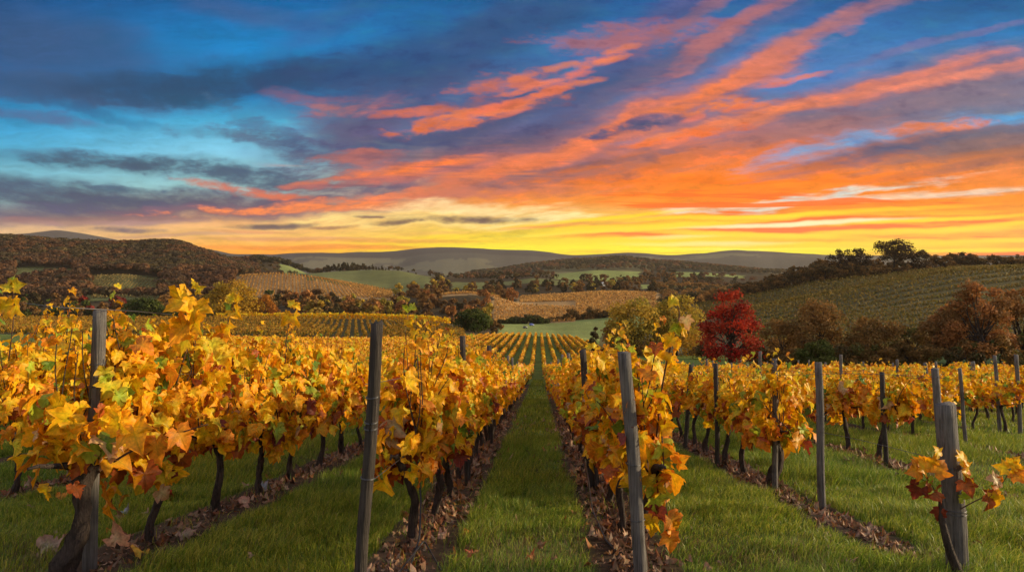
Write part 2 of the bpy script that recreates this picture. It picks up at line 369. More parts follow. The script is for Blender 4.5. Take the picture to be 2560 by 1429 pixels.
def vnoise(x, y, seed=0):
    """smooth value noise, numpy, range about -1..1"""
    xi = np.floor(x).astype(np.int64); yi = np.floor(y).astype(np.int64)
    fx = x - xi; fy = y - yi
    fx = fx * fx * (3 - 2 * fx); fy = fy * fy * (3 - 2 * fy)
    def h(a, b):
        n = (a * 374761393 + b * 668265263 + seed * 974634521) & 0x7fffffff
        n = ((n ^ (n >> 13)) * 1274126177) & 0x7fffffff
        n = (n ^ (n >> 16)) & 0xffff
        return n / 32767.5 - 1.0
    return (h(xi, yi) * (1 - fx) + h(xi + 1, yi) * fx) * (1 - fy) + (h(xi, yi + 1) * (1 - fx) + h(xi + 1, yi + 1) * fx) * fy

def fbm(x, y, oct=4, seed=0):
    s = 0; a = 1.0; t = 0
    for k in range(oct):
        s = s + a * vnoise(x * 2 ** k, y * 2 ** k, seed + k); t += a; a *= 0.5
    return s / t

# ================================================================== the lie of the land
# Each line: distance along the view (m) and, for a run of azimuths (photograph columns), the level the ground reaches.
LAND = [
 (150,  [(-600,838),(0,843),(600,850),(1000,862),(1348,876),(1700,890),(2000,893),(2300,886),(2900,878)]),
 (240,  [(-600,808),(0,815),(600,820),(1000,824),(1150,833),(1250,838),(1348,839),(1450,846),(1560,858),(1700,852),(1800,842),(1900,822),(2100,795),(2300,772),(2600,758),(2900,750)]),
 (310,  [(-600,792),(0,798),(600,797),(900,797),(1050,803),(1130,809),(1250,838),(1348,838),(1480,838),(1600,830),(1700,815),(1800,795),(1900,770),(2000,752),(2130,726),(2250,701),(2400,678),(2600,668),(2900,664)]),
 (380,  [(-600,808),(600,812),(900,810),(1050,815),(1150,820),(1250,818),(1348,820),(1450,814),(1550,806),(1650,800),(1800,778),(1900,766),(2000,746),(2130,723),(2250,699),(2400,675),(2600,667),(2900,664)]),
 (460,  [(-600,790),(600,790),(700,778),(900,790),(1100,796),(1250,800),(1348,800),(1450,795),(1540,788),(1650,780),(1740,762),(1850,742),(2000,712),(2100,697),(2200,688),(2300,676),(2400,669),(2560,668),(2900,672)]),
 (560,  [(-600,772),(600,770),(690,752),(800,756),(1000,770),(1060,745),(1120,736),(1180,733),(1245,743),(1300,760),(1450,762),(1540,765),(1650,766),(1740,772),(2000,762),(2200,745),(2560,725),(2900,725)]),
 (680,  [(-600,745),(0,745),(200,740),(310,736),(500,745),(620,731),(740,739),(870,737),(970,740),(1100,746),(1250,756),(1395,744),(1480,734),(1550,732),(1620,736),(1700,746),(1800,750),(2000,755),(2560,742),(2900,740)]),
 (800,  [(-600,700),(0,700),(170,690),(310,686),(400,700),(500,702),(620,689),(700,685),(800,697),(900,717),(970,732),(1050,726),(1150,723),(1300,730),(1500,728),(1620,728),(1700,726),(1800,730),(2000,740),(2560,735),(2900,735)]),
 (950,  [(-600,655),(0,655),(100,660),(200,665),(310,668),(450,665),(560,682),(640,694),(700,698),(800,698),(900,705),(970,704),(1060,700),(1140,704),(1255,708),(1330,696),(1440,705),(1600,715),(1650,712),(1720,714),(1850,725),(2560,720),(2900,720)]),
 (1150, [(-600,604),(0,603),(100,611),(200,616),(300,620),(400,617),(450,620),(500,639),(560,659),(640,688),(720,687),(780,684),(850,677),(930,674),(1000,677),(1060,690),(1140,695),(1250,697),(1330,692),(1390,697),(1480,692),(1600,699),(1700,701),(1850,705),(2560,700),(2900,700)]),
 (1400, [(-600,650),(450,650),(500,660),(600,658),(640,653),(720,664),(780,690),(850,691),(1000,691),(1200,691),(1390,686),(1480,675),(1590,680),(1750,681),(1850,688),(2560,690),(2900,690)]),
 (1700, [(-600,688),(2900,694)]),
 (2200, [(-600,690),(1100,690),(1250,681),(1320,668),(1400,657),(1500,653),(1550,648),(1620,656),(1700,662),(1800,671),(1900,680),(2560,690),(2900,690)]),
 (2900, [(-600,686),(2900,686)]),
 (3600, [(-600,675),(640,676),(700,668),(750,661),(830,667),(900,672),(1000,674),(1120,660),(1190,655),(1260,664),(1350,667),(1500,664),(1700,655),(1850,648),(1950,652),(2050,650),(2560,652),(2900,655)]),
 (5000, [(-600,640),(450,630),(520,624),(600,639),(680,637),(740,632),(830,631),(900,633),(950,631),(1000,625),(1060,619),(1200,622),(1340,625),(1390,632),(1430,637),(1500,634),(1590,632),(1700,637),(1760,633),(1840,625),(1900,628),(2000,634),(2060,638),(2560,640),(2900,642)]),
 (6500, [(-600,596),(0,586),(70,584),(140,574),(200,582),(260,592),(330,606),(400,622),(520,628),(580,635),(640,634),(700,637),(2900,652)]),
 (9000, [(-600,660),(2900,660)]),
 (20000,[(-600,660),(2900,660)]),
]
UG = np.linspace(-700, 3200, 391)             # azimuth samples every 10 columns
def _smooth(a, s):
    k = np.exp(-0.5 * (np.arange(-6, 7) / s) ** 2); k /= k.sum()
    return np.convolve(np.pad(a, 6, mode='edge'), k, mode='valid')
NEAR_D = [6.0, 12.0, 22.0, 40.0, 62.0, 90.0]
NEAR_C = [(f_ * EYE / 1.0) for f_ in ()]
LD = np.array(NEAR_D + [l[0] for l in LAND]); LLOG = np.log(LD)
LT = []
for d in NEAR_D:
    slope_y = F_PX * EYE / d + 278.0 + {6.0: 0, 12.0: 0, 22.0: 0, 40.0: 0, 62.0: -4, 90.0: -10}[d]
    LT.append(np.full(len(UG), slope_y))
for d, pts in LAND:
    xs, ys = zip(*pts)
    LT.append(_smooth(np.interp(UG, xs, np.array(ys, float) - HOR), 1.6 if d < 500 else 1.0))
LT = np.array(LT)
def _pchip_slopes(x, y):
    h = np.diff(x)[:, None]; dl = np.diff(y, axis=0) / h
    m = np.zeros_like(y)
    w1 = 2 * h[1:] + h[:-1]; w2 = h[1:] + 2 * h[:-1]
    ok = dl[:-1] * dl[1:] > 0
    with np.errstate(divide='ignore', invalid='ignore'):
        hm = (w1 + w2) / (w1 / dl[:-1] + w2 / dl[1:])
    m[1:-1] = np.where(ok, hm, 0)
    m[0] = dl[0]; m[-1] = dl[-1]
    return m
LM = _pchip_slopes(LLOG, LT)

def level(px, Y):
    """photograph row at which the ground at azimuth px and distance Y lies"""
    u = np.clip((px - UG[0]) / 10.0, 0, len(UG) - 1.001); i = u.astype(int); fu = u - i
    l = np.log(np.clip(Y, LD[0], LD[-1])); k = np.clip(np.searchsorted(LLOG, l, side='right') - 1, 0, len(LLOG) - 2)
    h = LLOG[k + 1] - LLOG[k]; t = (l - LLOG[k]) / h
    def col(j):
        y0, y1, m0, m1 = LT[k, j], LT[k + 1, j], LM[k, j] * h, LM[k + 1, j] * h
        return (2 * t**3 - 3 * t**2 + 1) * y0 + (t**3 - 2 * t**2 + t) * m0 + (-2 * t**3 + 3 * t**2) * y1 + (t**3 - t**2) * m1
    return col(i) * (1 - fu) + col(i + 1) * fu

def ground_z(X, Y):
    X = np.asarray(X, float); Y = np.asarray(Y, float)
    X, Y = np.broadcast_arrays(X, Y)
    px = 1280 + F_PX * X / np.maximum(Y, 4.0)
    far = -level(px, Y) / F_PX * np.clip(Y, LD[0], None)
    near = -EYE - 278.0 / F_PX * Y
    w = np.clip((Y - 6.0) / 5.0, 0, 1)
    z = near * (1 - w) + far * w
    # lumps and hollows of the turf, rolling of the fields, rough tops of the far ridges
    z = z + 0.022 * fbm(X * 1.3, Y * 1.3, 3, 5) * np.clip((60 - Y) / 30, 0, 1)
    z = z + 0.0016 * np.clip(Y - 150, 0, 4000) * fbm(X / (30 + Y * 0.05), Y / (60 + Y * 0.1), 3, 9) * np.clip((Y - 150) / 300, 0, 1)
    z = z + np.clip(0.004 * (Y - 1450), 0, 20) * fbm(X / 420 + 3, Y / 650, 4, 15) * np.clip((5400 - Y) / 600, .15, 1)
    return z

def gz(x, y): return float(ground_z(np.array([x]), np.array([y]))[0])
def X_at(px, Y): return (px - 1280.0) / F_PX * Y

# ------------------------------------------------------------------ vine rows: positions across the slope
ROW_NEAR = {-3: -6.72, -2: -3.52, -1: -1.10, 0: 0.784, 1: 3.10, 2: 5.8, 3: 8.5, 4: 11.2}
def row_near(n):
    if n in ROW_NEAR: return ROW_NEAR[n]
    return -6.72 + (n + 3) * 2.5 if n < 0 else 11.2 + (n - 4) * 2.55
def row_x(n, Y):
    s = np.clip((np.asarray(Y, float) - 8) / 150, 0, 1); s = s * s * (3 - 2 * s)
    return 0.0398 * np.asarray(Y, float) + row_near(n) * (1 - s) + ((n + 0.5) * 1.9 - 0.16) * s
ROW_START = {-3: 7.2, -2: 4.72, -1: 5.80, 0: 5.05, 1: 8.7, 2: 11.3, 3: 14.0, 4: 16.0}
def row_start(n):
    if n in ROW_START: return ROW_START[n]
    return 6.5 + (-3 - n) * 1.5 if n < 0 else 16.0 + (n - 4) * 2.2
def row_end(px):
    return np.interp(px, [-600, 600, 900, 1100, 1200, 1290, 1345, 1430, 1480, 1540, 1700, 1900, 2300, 2560, 3200],
                         [140, 150, 160, 185, 215, 234, 240, 236, 190, 145, 92, 64, 54, 50, 46])

# ------------------------------------------------------------------ what grows where (pigment of the ground cover)
def poly_in(px, py, pts):
    n = len(pts); c = np.zeros(px.shape, bool); j = n - 1
    for i in range(n):
        xi, yi = pts[i]; xj, yj = pts[j]
        if yi != yj:
            c ^= ((yi > py) != (yj > py)) & (px < (xj - xi) * (py - yi) / (yj - yi) + xi)
        j = i
    return c
# fields: (near distance, far distance, azimuth run, colour, name)
G_GRASS = (0.095, 0.120, 0.026); G_PALE = (0.17, 0.19, 0.055); G_WOOD = (0.050, 0.036, 0.018); G_SOIL = (0.085, 0.055, 0.032)
G_MEAD = (0.110, 0.112, 0.038); G_OLIVE = (0.070, 0.058, 0.024); G_STUB = (0.26, 0.16, 0.065); G_DARK = (0.030, 0.055, 0.016)
FIELDS = [
 (240, 475, 1245, 1700, G_PALE), (150, 305, 1500, 3200, G_OLIVE), (305, 470, 1690, 3200, G_OLIVE), (100, 150, 1880, 3200, G_DARK),
 (165, 330, -700, 1150, G_OLIVE), (430, 560, 1230, 1440, G_STUB), (545, 640, 1050, 1250, G_STUB), (460, 760, 1290, 1650, G_STUB),
 (640, 860, 590, 985, G_STUB), (560, 640, 680, 815, G_STUB), (640, 800, 222, 398, G_MEAD), (780, 900, 35, 185, G_MEAD),
 (790, 1190, 770, 1075, G_MEAD), (870, 985, 1235, 1450, G_MEAD), (820, 960, 1130, 1240, G_MEAD), (1050, 1420, 1385, 1600, G_PALE), (1250, 1450, 1690, 1860, G_PALE),
 (880, 980, 1600, 1745, G_PALE), (1150, 1420, 700, 790, G_PALE),
]
def cover(X, Y):
    px = 1280 + F_PX * X / np.maximum(Y, 1.0)
    C = np.zeros(X.shape + (3,)); C[:] = G_WOOD
    C[Y < 240] = G_GRASS
    w = 12 * fbm(X / 25, Y / 25, 3, 21); wd = 0.06 * fbm(X / 40, Y / 40, 3, 22)
    for d0, d1, a, b, c in FIELDS:
        m = (Y * (1 + wd) > d0) & (Y * (1 + wd) < d1) & (px + w > a) & (px + w < b)
        C[m] = c
    C[Y > 1450] = (0.040, 0.042, 0.026)
    farm = fbm(X / 260, Y / 520, 4, 88)
    C[Y > 3000] = (0.040, 0.037, 0.034)
    C[(Y > 2700) & (Y < 4300)] = (0.062, 0.058, 0.044)
    C[(Y > 2700) & (Y < 4300) & (farm > .12)] = (0.11, 0.10, 0.06)
    C[(Y > 1450) & (Y < 3000) & (farm > .10)] = (0.125, 0.110, 0.050)
    C[(Y > 1450) & (Y < 3000) & (farm < -.30)] = (0.090, 0.070, 0.035)
    v = fbm(X / (2 + Y * 0.02), Y / (3 + Y * 0.05), 4, 33)[..., None]
    C = C * (1.35 + 0.35 * v)
    return C
def soil_mask(X, Y):
    m = np.zeros(X.shape)
    for n in range(-8, 15):
        c = row_x(n, Y); d = np.abs(X - c + 0.06 * fbm(X * 1.2, Y * 1.2, 3, 40 + n))
        wdt = 0.36 if n in (-2, -1, 0) else 0.27
        mm = np.clip((wdt - d) / 0.10 + 0.5, 0, 1) * (Y > row_start(n) - (3.0 if n >= -2 else 6.0))
        if n >= 2: mm *= np.clip(0.9 + 1.6 * fbm(X * 0.35, Y * 0.35, 2, 60 + n), 0, 1)
        m = np.maximum(m, mm)
    return m

# ------------------------------------------------------------------ materials
def new_mat(name):
    m = bpy.data.materials.new(name); m.use_nodes = True
    n = NT(m.node_tree); n.n.clear()
    return m, n
def out(n, shader):
    o = n.add('ShaderNodeOutputMaterial'); n.l.new(shader, o.inputs['Surface']); return o
def principled(n, color, rough=0.8, spec=0.2, bump=None, bump_d=0.02, bump_s=0.5):
    p = n.add('ShaderNodeBsdfPrincipled')
    n.put(p.inputs['Base Color'], color); n.put(p.inputs['Roughness'], rough)
    n.put(p.inputs['Specular IOR Level'], spec)
    if bump is not None:
        b = n.add('ShaderNodeBump'); b.inputs['Strength'].default_value = bump_s; b.inputs['Distance'].default_value = bump_d
        n.l.new(bump, b.inputs['Height']); n.l.new(b.outputs[0], p.inputs['Normal'])
    return p
def attr(n, name='tint'):
    a = n.add('ShaderNodeAttribute'); a.attribute_name = name; return a

m_ground, n = new_mat('ground_cover')
a = attr(n)
tc = n.add('ShaderNodeTexCoord')
pos = tc.outputs['Object']
n1 = n.noise(pos, 9.0, 6.0, 0.65); n2 = n.noise(pos, 0.5, 5.0, 0.6); n3 = n.noise(pos, 0.05, 5.0, 0.6)
f = n.math('ADD', n.mapr(n1, 0.3, 0.7, 0.7, 1.3), n.math('ADD', n.mapr(n2, 0.3, 0.7, -0.25, 0.25), n.mapr(n3, 0.3, 0.7, -0.15, 0.15)))
c = n.vmath('MULTIPLY', a.outputs['Color'], n.comb(f, f, f))
p = principled(n, c, 0.95, 0.05, n1, 0.03, 0.6)
out(n, p.outputs[0])

# ------------------------------------------------------------------ one sheet of ground from the viewer's feet to the horizon
def build_ground():
    Yr = [-19.0, -10.0, -4.0, 0.0]
    y = 1.5
    while y < 14: Yr.append(y); y += 0.065
    while y < 240: Yr.append(y); y *= 1.010
    while y < 2600: Yr.append(y); y *= 1.0075
    while y < 20500: Yr.append(y); y *= 1.02
    Yr = np.array(Yr)
    U = np.linspace(-1.12, 1.12, 1121)
    YY, UU = np.meshgrid(Yr, U, indexing='ij')
    XX = UU * (YY + 20.0)
    ZZ = ground_z(XX, YY)
    C = cover(XX, YY)
    nr = Yr < 60
    s = soil_mask(XX[nr], YY[nr])[..., None]
    litter = 1 + 0.5 * fbm(XX[nr] * 5, YY[nr] * 5, 3, 77)[..., None]
    C[nr] = C[nr] * (1 - s) + np.array(G_SOIL) * litter * s
    ZZ[nr] += 0.03 * s[..., 0] * (0.5 + fbm(XX[nr] * 3, YY[nr] * 3, 2, 78))
    R, K = XX.shape
    V = np.stack([XX, YY, ZZ], -1).reshape(-1, 3)
    i = np.arange(R - 1)[:, None] * K; j = np.arange(K - 1)[None, :]
    A = (i + j).ravel()
    T = np.stack([A, A + 1, A + K + 1, A + K], 1)
    me = mesh_data('terrain', V, T, m_ground, C.reshape(-1, 3), True)
    o = link('terrain', me)
    tag(o, kind='structure')
    return o
build_ground()

# ================================================================== leaf, wood and wire materials
def leaf_material(name, trans=0.5, rough=0.5, spec=0.25, vary=0.25, veins=False):
    m, n = new_mat(name)
    a = attr(n)
    tc = n.add('ShaderNodeTexCoord')
    v = n.noise(tc.outputs['Object'], 38.0, 3.0, 0.6)
    f = n.mapr(v, 0.3, 0.7, 1 - vary, 1 + vary)
    c = n.vmath('MULTIPLY', a.outputs['Color'], n.comb(f, f, f))
    if veins:
        sp_ = n.add('ShaderNodeSeparateXYZ'); n.l.new(attr(n, 'blade').outputs['Vector'], sp_.inputs[0])
        ax = n.math('ABSOLUTE', sp_.outputs[0]); yy = n.math('SUBTRACT', sp_.outputs[1], 0.08)
        d = ax
        for ang in (52, 98):
            ca, sa = math.cos(math.radians(ang)), math.sin(math.radians(ang))
            d = n.math('MINIMUM', d, n.math('ABSOLUTE', n.math('MULTIPLY_ADD', ax, ca, n.math('MULTIPLY', yy, -sa))))
        side = n.math('ABSOLUTE', n.math('SUBTRACT', n.math('FRACT', n.math('MULTIPLY', n.math('SUBTRACT', yy, n.math('MULTIPLY', ax, 0.8)), 5.5)), 0.5))
        vein = n.math('MAXIMUM', n.mapr(d, 0.010, 0.032, 0.55, 0.0, True), n.mapr(side, 0.0, 0.07, 0.22, 0.0, True))
        blot = n.mapr(n.noise(tc.outputs['Object'], 11.0, 4.0, 0.6), 0.56, 0.70, 0.0, 0.55, True)
        c = n.mix(blot, c, n.vmath('MULTIPLY', c, (0.62, 0.42, 0.6)))
        c = n.mix(vein, c, n.vmath('MULTIPLY', c, (0.66, 0.80, 0.8)))
    p = principled(n, c, rough, spec)
    t = n.add('ShaderNodeBsdfTranslucent'); n.l.new(c, t.inputs['Color'])
    mx = n.add('ShaderNodeMixShader'); mx.inputs[0].default_value = trans
    n.l.new(p.outputs[0], mx.inputs[1]); n.l.new(t.outputs[0], mx.inputs[2])
    out(n, mx.outputs[0])
    return m
m_leaf = leaf_material('vine_leaf', 0.36, veins=True)
m_grass = leaf_material('grass_blade', 0.35, 0.45, 0.25, 0.1)
m_crown = leaf_material('tree_leaf', 0.35, 0.7, 0.1, 0.15)
m_litter = leaf_material('dry_leaf', 0.15, 0.6, 0.25, 0.35)

def wood_material(name, c0, c1, scale=(30, 30, 3), bump=0.012, rough=0.85, spec=0.2):
    m, n = new_mat(name)
    tc = n.add('ShaderNodeTexCoord')
    v = n.noise(n.mapping(tc.outputs['Object'], scale=scale), 1.0, 6.0, 0.65, 0.5)
    v2 = n.noise(tc.outputs['Object'], 4.0, 4.0, 0.6)
    c = n.ramp(n.math('MULTIPLY_ADD', v2, 0.35, n.math('MULTIPLY', v, 0.75)), [(0.32, c0), (0.62, c1), (0.80, tuple(min(1, x * 1.5) for x in c1))])
    p = principled(n, c, rough, spec, v, bump, 0.9)
    out(n, p.outputs[0])
    return m
m_vwood = wood_material('vine_bark', (0.006, 0.005, 0.005), (0.085, 0.062, 0.048), (60, 60, 8), 0.05)
m_shoot = wood_material('vine_cane', (0.030, 0.016, 0.012), (0.10, 0.055, 0.035), (60, 60, 10), 0.003)
m_shoot_pale = wood_material('young_cane', (0.12, 0.09, 0.04), (0.28, 0.20, 0.09), (60, 60, 10), 0.003)
m_post = wood_material('weathered_wood', (0.018, 0.016, 0.014), (0.185, 0.168, 0.150), (75, 75, 2.4), 0.03)
m_tbark = wood_material('tree_bark', (0.014, 0.010, 0.008), (0.060, 0.045, 0.034), (8, 8, 2), 0.05)
m_wire, n = new_mat('galvanised_wire')
p = principled(n, (0.13, 0.13, 0.135), 0.5, 0.5); p.inputs['Metallic'].default_value = 0.8; out(n, p.outputs[0])
m_hose, n = new_mat('black_hose'); p = principled(n, (0.02, 0.02, 0.022), 0.4, 0.4); out(n, p.outputs[0])

# ================================================================== the five-pointed vine leaf
_HALF = [(0.0, 0.10), (0.10, -0.05), (0.24, -0.08), (0.36, -0.03), (0.49, -0.02), (0.47, 0.10), (0.38, 0.17), (0.48, 0.24), (0.54, 0.33), (0.63, 0.50), (0.52, 0.50), (0.42, 0.54), (0.31, 0.52), (0.32, 0.63), (0.23, 0.71), (0.19, 0.82), (0.09, 0.89), (0.0, 1.04)]
def leaf_template(lod, g):
    H = np.array(_HALF, float)
    if lod == 1: H = H[[0, 2, 4, 6, 9, 12, 14, 17]]
    if lod == 2: H = H[[0, 4, 9, 12, 17]]
    jig = 0.05 if lod == 0 else 0.03
    Rr = H.copy(); Ll = H[::-1][1:-1] * [-1, 1]
    O = np.vstack([Rr, Ll]); n = len(O)
    O[1:] += g.normal(0, jig, (n - 1, 2)) * 0.6
    c = np.array([0.0, 0.34])
    if lod == 0:
        I = c + 0.5 * (O - c)
        V2 = np.vstack([c[None], I, O]); e = np.concatenate([[0], np.full(n, .45), np.full(n, 1.0)])
        j = np.arange(n); j2 = (j + 1) % n
        T = np.vstack([np.stack([np.zeros(n, int), 1 + j, 1 + j2], 1), np.stack([1 + j, 1 + n + j, 1 + n + j2], 1), np.stack([1 + j, 1 + n + j2, 1 + j2], 1)])
    else:
        V2 = np.vstack([c[None], O]); e = np.concatenate([[0], np.full(n, 1.0)])
        j = np.arange(n); T = np.stack([np.zeros(n, int), 1 + j, 1 + (j + 1) % n], 1)
    x, y = V2[:, 0], V2[:, 1]
    fold, droop, wav = g.uniform(0.1, 0.75), g.uniform(0.15, 0.9), g.uniform(0.03, 0.11)
    z = fold * np.abs(x) - droop * (y - 0.3) ** 2 - g.uniform(0, 0.35) * x * x + wav * np.sin(x * 9 + g.uniform(0, 6)) * e + wav * np.cos(y * 8 + g.uniform(0, 6)) * e
    z += g.uniform(-0.2, 0.2) * x * (y - 0.2)
    return np.stack([x, y, z], 1), T, e
_g = np.random.default_rng(5)
LEAF = {0: [leaf_template(0, _g) for _ in range(10)], 1: [leaf_template(1, _g) for _ in range(6)], 2: [leaf_template(2, _g) for _ in range(5)]}

PIG = dict(yel=(0.90, 0.53, 0.012), gold=(0.88, 0.41, 0.010), lem=(0.80, 0.60, 0.03), lime=(0.44, 0.50, 0.035), green=(0.17, 0.26, 0.025),
           org=(0.76, 0.28, 0.018), rust=(0.42, 0.105, 0.018), wine=(0.24, 0.045, 0.020), tan=(0.62, 0.40, 0.17))
_names = list(PIG); _pig = np.array([PIG[k] for k in _names])
P_LOW = np.array([.20, .17, .03, .04, .02, .26, .17, .07, .04])
P_MID = np.array([.36, .25, .10, .07, .03, .12, .04, .01, .02])
P_TOP = np.array([.46, .20, .16, .10, .05, .02, .01, .0, .0])
def pigments(h, g):
    """pigment of each leaf: the older leaves low on the cane have turned furthest"""
    h = np.clip(h + g.normal(0, .12, len(h)), 0, 1)[:, None]
    P = np.where(h < .5, P_LOW * (1 - h * 2) + P_MID * h * 2, P_MID * (2 - h * 2) + P_TOP * (h * 2 - 1))
    P = P / P.sum(1, keepdims=True)
    k = (P.cumsum(1) > g.random(len(h))[:, None]).argmax(1)
    return _pig[k] * g.uniform(0.8, 1.15, (len(k), 1)), k

def unit(a): return a / (np.linalg.norm(a, axis=-1, keepdims=True) + 1e-9)
def place_leaves(geo, lod, P, Nn, Td, size, col, g, edge_burn=True, curl=1.0):
    Nn = unit(Nn); Td = unit(Td - (Td * Nn).sum(1, keepdims=True) * Nn); B = np.cross(Td, Nn)
    k = g.integers(0, len(LEAF[lod]), len(P))
    for q in range(len(LEAF[lod])):
        s = np.where(k == q)[0]
        if not len(s): continue
        V, T, e = LEAF[lod][q]
        W = P[s][:, None, :] + size[s][:, None, None] * (V[None, :, :1] * B[s][:, None, :] * g.uniform(.85, 1.1, (len(s), 1, 1)) + V[None, :, 1:2] * Td[s][:, None, :] + curl * V[None, :, 2:3] * Nn[s][:, None, :])
        TT = (T[None] + (np.arange(len(s)) * len(V))[:, None, None]).reshape(-1, 3)
        c = np.repeat(col[s][:, None, :], len(V), 1)
        if edge_burn:
            tip = np.array([1.0, 0.80, 0.8]); mid = np.array([0.86, 1.06, 1.0])
            c = c * (e[None, :, None] * tip + (1 - e[None, :, None]) * mid)
        geo.b.append(np.tile(V, (len(s), 1)))
        geo.add(W.reshape(-1, 3), TT, c.reshape(-1, 3))

SLOPE = -0.158
def vine_meshes(seed, lod, length=1.2, base_z=0.86, top_z=1.68, dens=1.0, trunk_r=0.036, lean=None, thick=1.0, low=0.0, shoots=True, yoff=0.0):
    """one vine trained along the wire: knotted trunk with two arms, canes, and the leaves on them. Local y runs along the row."""
    g = np.random.default_rng(seed)
    wood = Geo(); leaf = Geo()
    lx, ly = g.normal(0, .04), g.normal(0, .07)
    if lean: lx, ly = lean
    seg = {0: 9, 1: 6, 2: 4}[lod]; npt = {0: 16, 1: 7, 2: 4}[lod]
    t = np.linspace(0, 1, npt)
    px_ = lx * t + 0.035 * np.sin(t * g.uniform(4, 8) + g.uniform(0, 6)) * np.minimum(t * 4, 1)
    py_ = ly * t + 0.05 * np.sin(t * g.uniform(3, 7) + g.uniform(0, 6)) * np.minimum(t * 4, 1)
    pz_ = -0.10 + (base_z + 0.06) * t
    r = trunk_r * (1.25 - 0.5 * t + 0.55 * np.exp(-((t - 1) / 0.10) ** 2) + (0.12 if lod == 0 else 0.35) * np.exp(-(t / 0.12) ** 2))
    wood.add(*tube(np.stack([px_, py_, pz_], 1), r, seg, 0.24 if lod == 0 else 0.08, seed, twist=2.5))
    head = np.array([px_[-1], py_[-1], pz_[-1]])
    # arms
    for s in (-1, 1):
        m = 8 if lod == 0 else 4
        u = np.linspace(0, 1, m); L = length * g.uniform(.42, .52)
        yy = head[1] + s * L * u
        a = np.stack([head[0] + g.normal(0, .012, m).cumsum(), yy, head[2] - 0.03 + 0.10 * np.sin(u * 1.6) + g.normal(0, .008, m) + SLOPE * (yy - head[1])], 1)
        a[0] = head - [0, 0, .03]
        wood.add(*tube(a, np.linspace(trunk_r * .62, .010, m), max(4, seg - 2), 0.12, seed + 3))
    # canes
    if lod < 2:
        for q in range(11 if lod == 0 else 5):
            m = 9 if lod == 0 else 4
            y0 = g.uniform(-.48, .48) * length + yoff; u = np.linspace(0, 1, m); H = g.uniform(.55, 1.12) * (top_z - base_z)
            xx = g.uniform(-.05, .05) + u * g.normal(0, .14) + .03 * np.sin(u * 5 + g.uniform(0, 6)); yy = y0 + u * g.normal(0, .22)
            wood.add(*tube(np.stack([xx, yy, base_z + .02 + u * H + SLOPE * yy], 1), np.linspace(.0065, .0035, m), 5 if lod == 0 else 3, cap=False))
    # leaf curtain
    nl = int({0: 400, 1: 250, 2: 130}[lod] * dens * length / 1.2)
    sz = {0: (.10, .235), 1: (.11, .215), 2: (.16, .29)}[lod]
    y = g.uniform(-.54, .54, nl) * length + yoff
    h = g.beta(1.25, 1.35, nl)
    ragged_low = low + .22 * fbm(y * 2.2 + seed, y * 0 + 3.1, 2, 3); ragged_top = .26 * fbm(y * 2.6 + seed * 1.7, y * 0 + 9.1, 2, 4)
    z0 = base_z - .12 + ragged_low; z1 = top_z + ragged_top
    z = z0 + (z1 - z0) * h
    hole = fbm(y * 2.6 + seed * .37, z * 2.6, 2, 12 + seed % 50) + .25 * np.abs(y / length) * (yoff == 0)
    ok = hole < np.quantile(hole, .72)
    y, h, z = y[ok], h[ok], z[ok]; nl = len(y)
    side = np.where(g.random(nl) < .5, -1.0, 1.0)
    xo = side * (0.05 + .20 * thick * g.random(nl) ** .7 * (1.15 - .55 * h ** 2)) + lx * .6
    Pp = np.stack([xo, y, z + SLOPE * y], 1)
    Nn = np.stack([side * g.uniform(.35, 1.0, nl), g.normal(0, .55, nl) - .15, g.normal(.30, .40, nl)], 1)
    Td = np.stack([side * g.uniform(0, .5, nl), g.normal(0, .55, nl), -g.uniform(.4, 1.0, nl)], 1)
    size = g.uniform(*sz, nl) * (1.05 - .25 * h)
    col, k = pigments(h, g)
    place_leaves(leaf, lod, Pp, Nn, Td, size, col, g)
    # young tips that stand above the curtain
    if shoots:
        for q in range(int(g.integers(2, 5))):
            y0 = g.uniform(-.45, .45) * length + yoff; H = g.uniform(.10, .40) * (1.0 if lod == 0 else .6)
            m = 6; u = np.linspace(0, 1, m)
            pth = np.stack([g.normal(0, .05) + u * g.normal(0, .07), y0 + u * g.normal(0, .06), top_z - .2 + u * (H + .2) + SLOPE * y0], 1)
            if lod < 2: wood.add(*tube(pth, np.linspace(.0055, .002, m), 5 if lod == 0 else 3, cap=False))
            nn = 7 if lod == 0 else 5
            tt = np.linspace(.25, 1, nn)
            Pp = np.stack([np.interp(tt, u, pth[:, i]) for i in range(3)], 1)
            ang = np.arange(nn) * 2.4 + g.uniform(0, 6)
            o_ = np.stack([np.cos(ang), np.sin(ang), np.zeros(nn)], 1)
            c2, _ = pigments(np.full(nn, .95), g)
            place_leaves(leaf, lod, Pp, o_ * .5 + [0, -.3, .6], o_ * .9 + [0, 0, -.35], (.17 - .11 * tt) * (1.0 if lod < 2 else 1.4), c2, g)
    return wood, leaf

# ================================================================== planting
ORD = ['first', 'second', 'third', 'fourth', 'fifth', 'sixth', 'seventh', 'eighth', 'ninth', 'tenth', 'eleventh', 'twelfth']
ROWNAME = {-1: 'the row left of the grass path', 0: 'the row right of the grass path', -2: 'the row behind the thick trunk',
           1: 'the second row right of the path', 2: 'the third row right of the path', 3: 'the fourth row right of the path', 4: 'the fifth row right of the path',
           -3: 'the third row left of the path'}
def rowname(n):
    if n in ROWNAME: return ROWNAME[n]
    if n > 0: return 'the %s row right of the path' % ORD[min(n, 11)]
    return 'the %s row left of the path' % ORD[min(-n - 1, 11)]

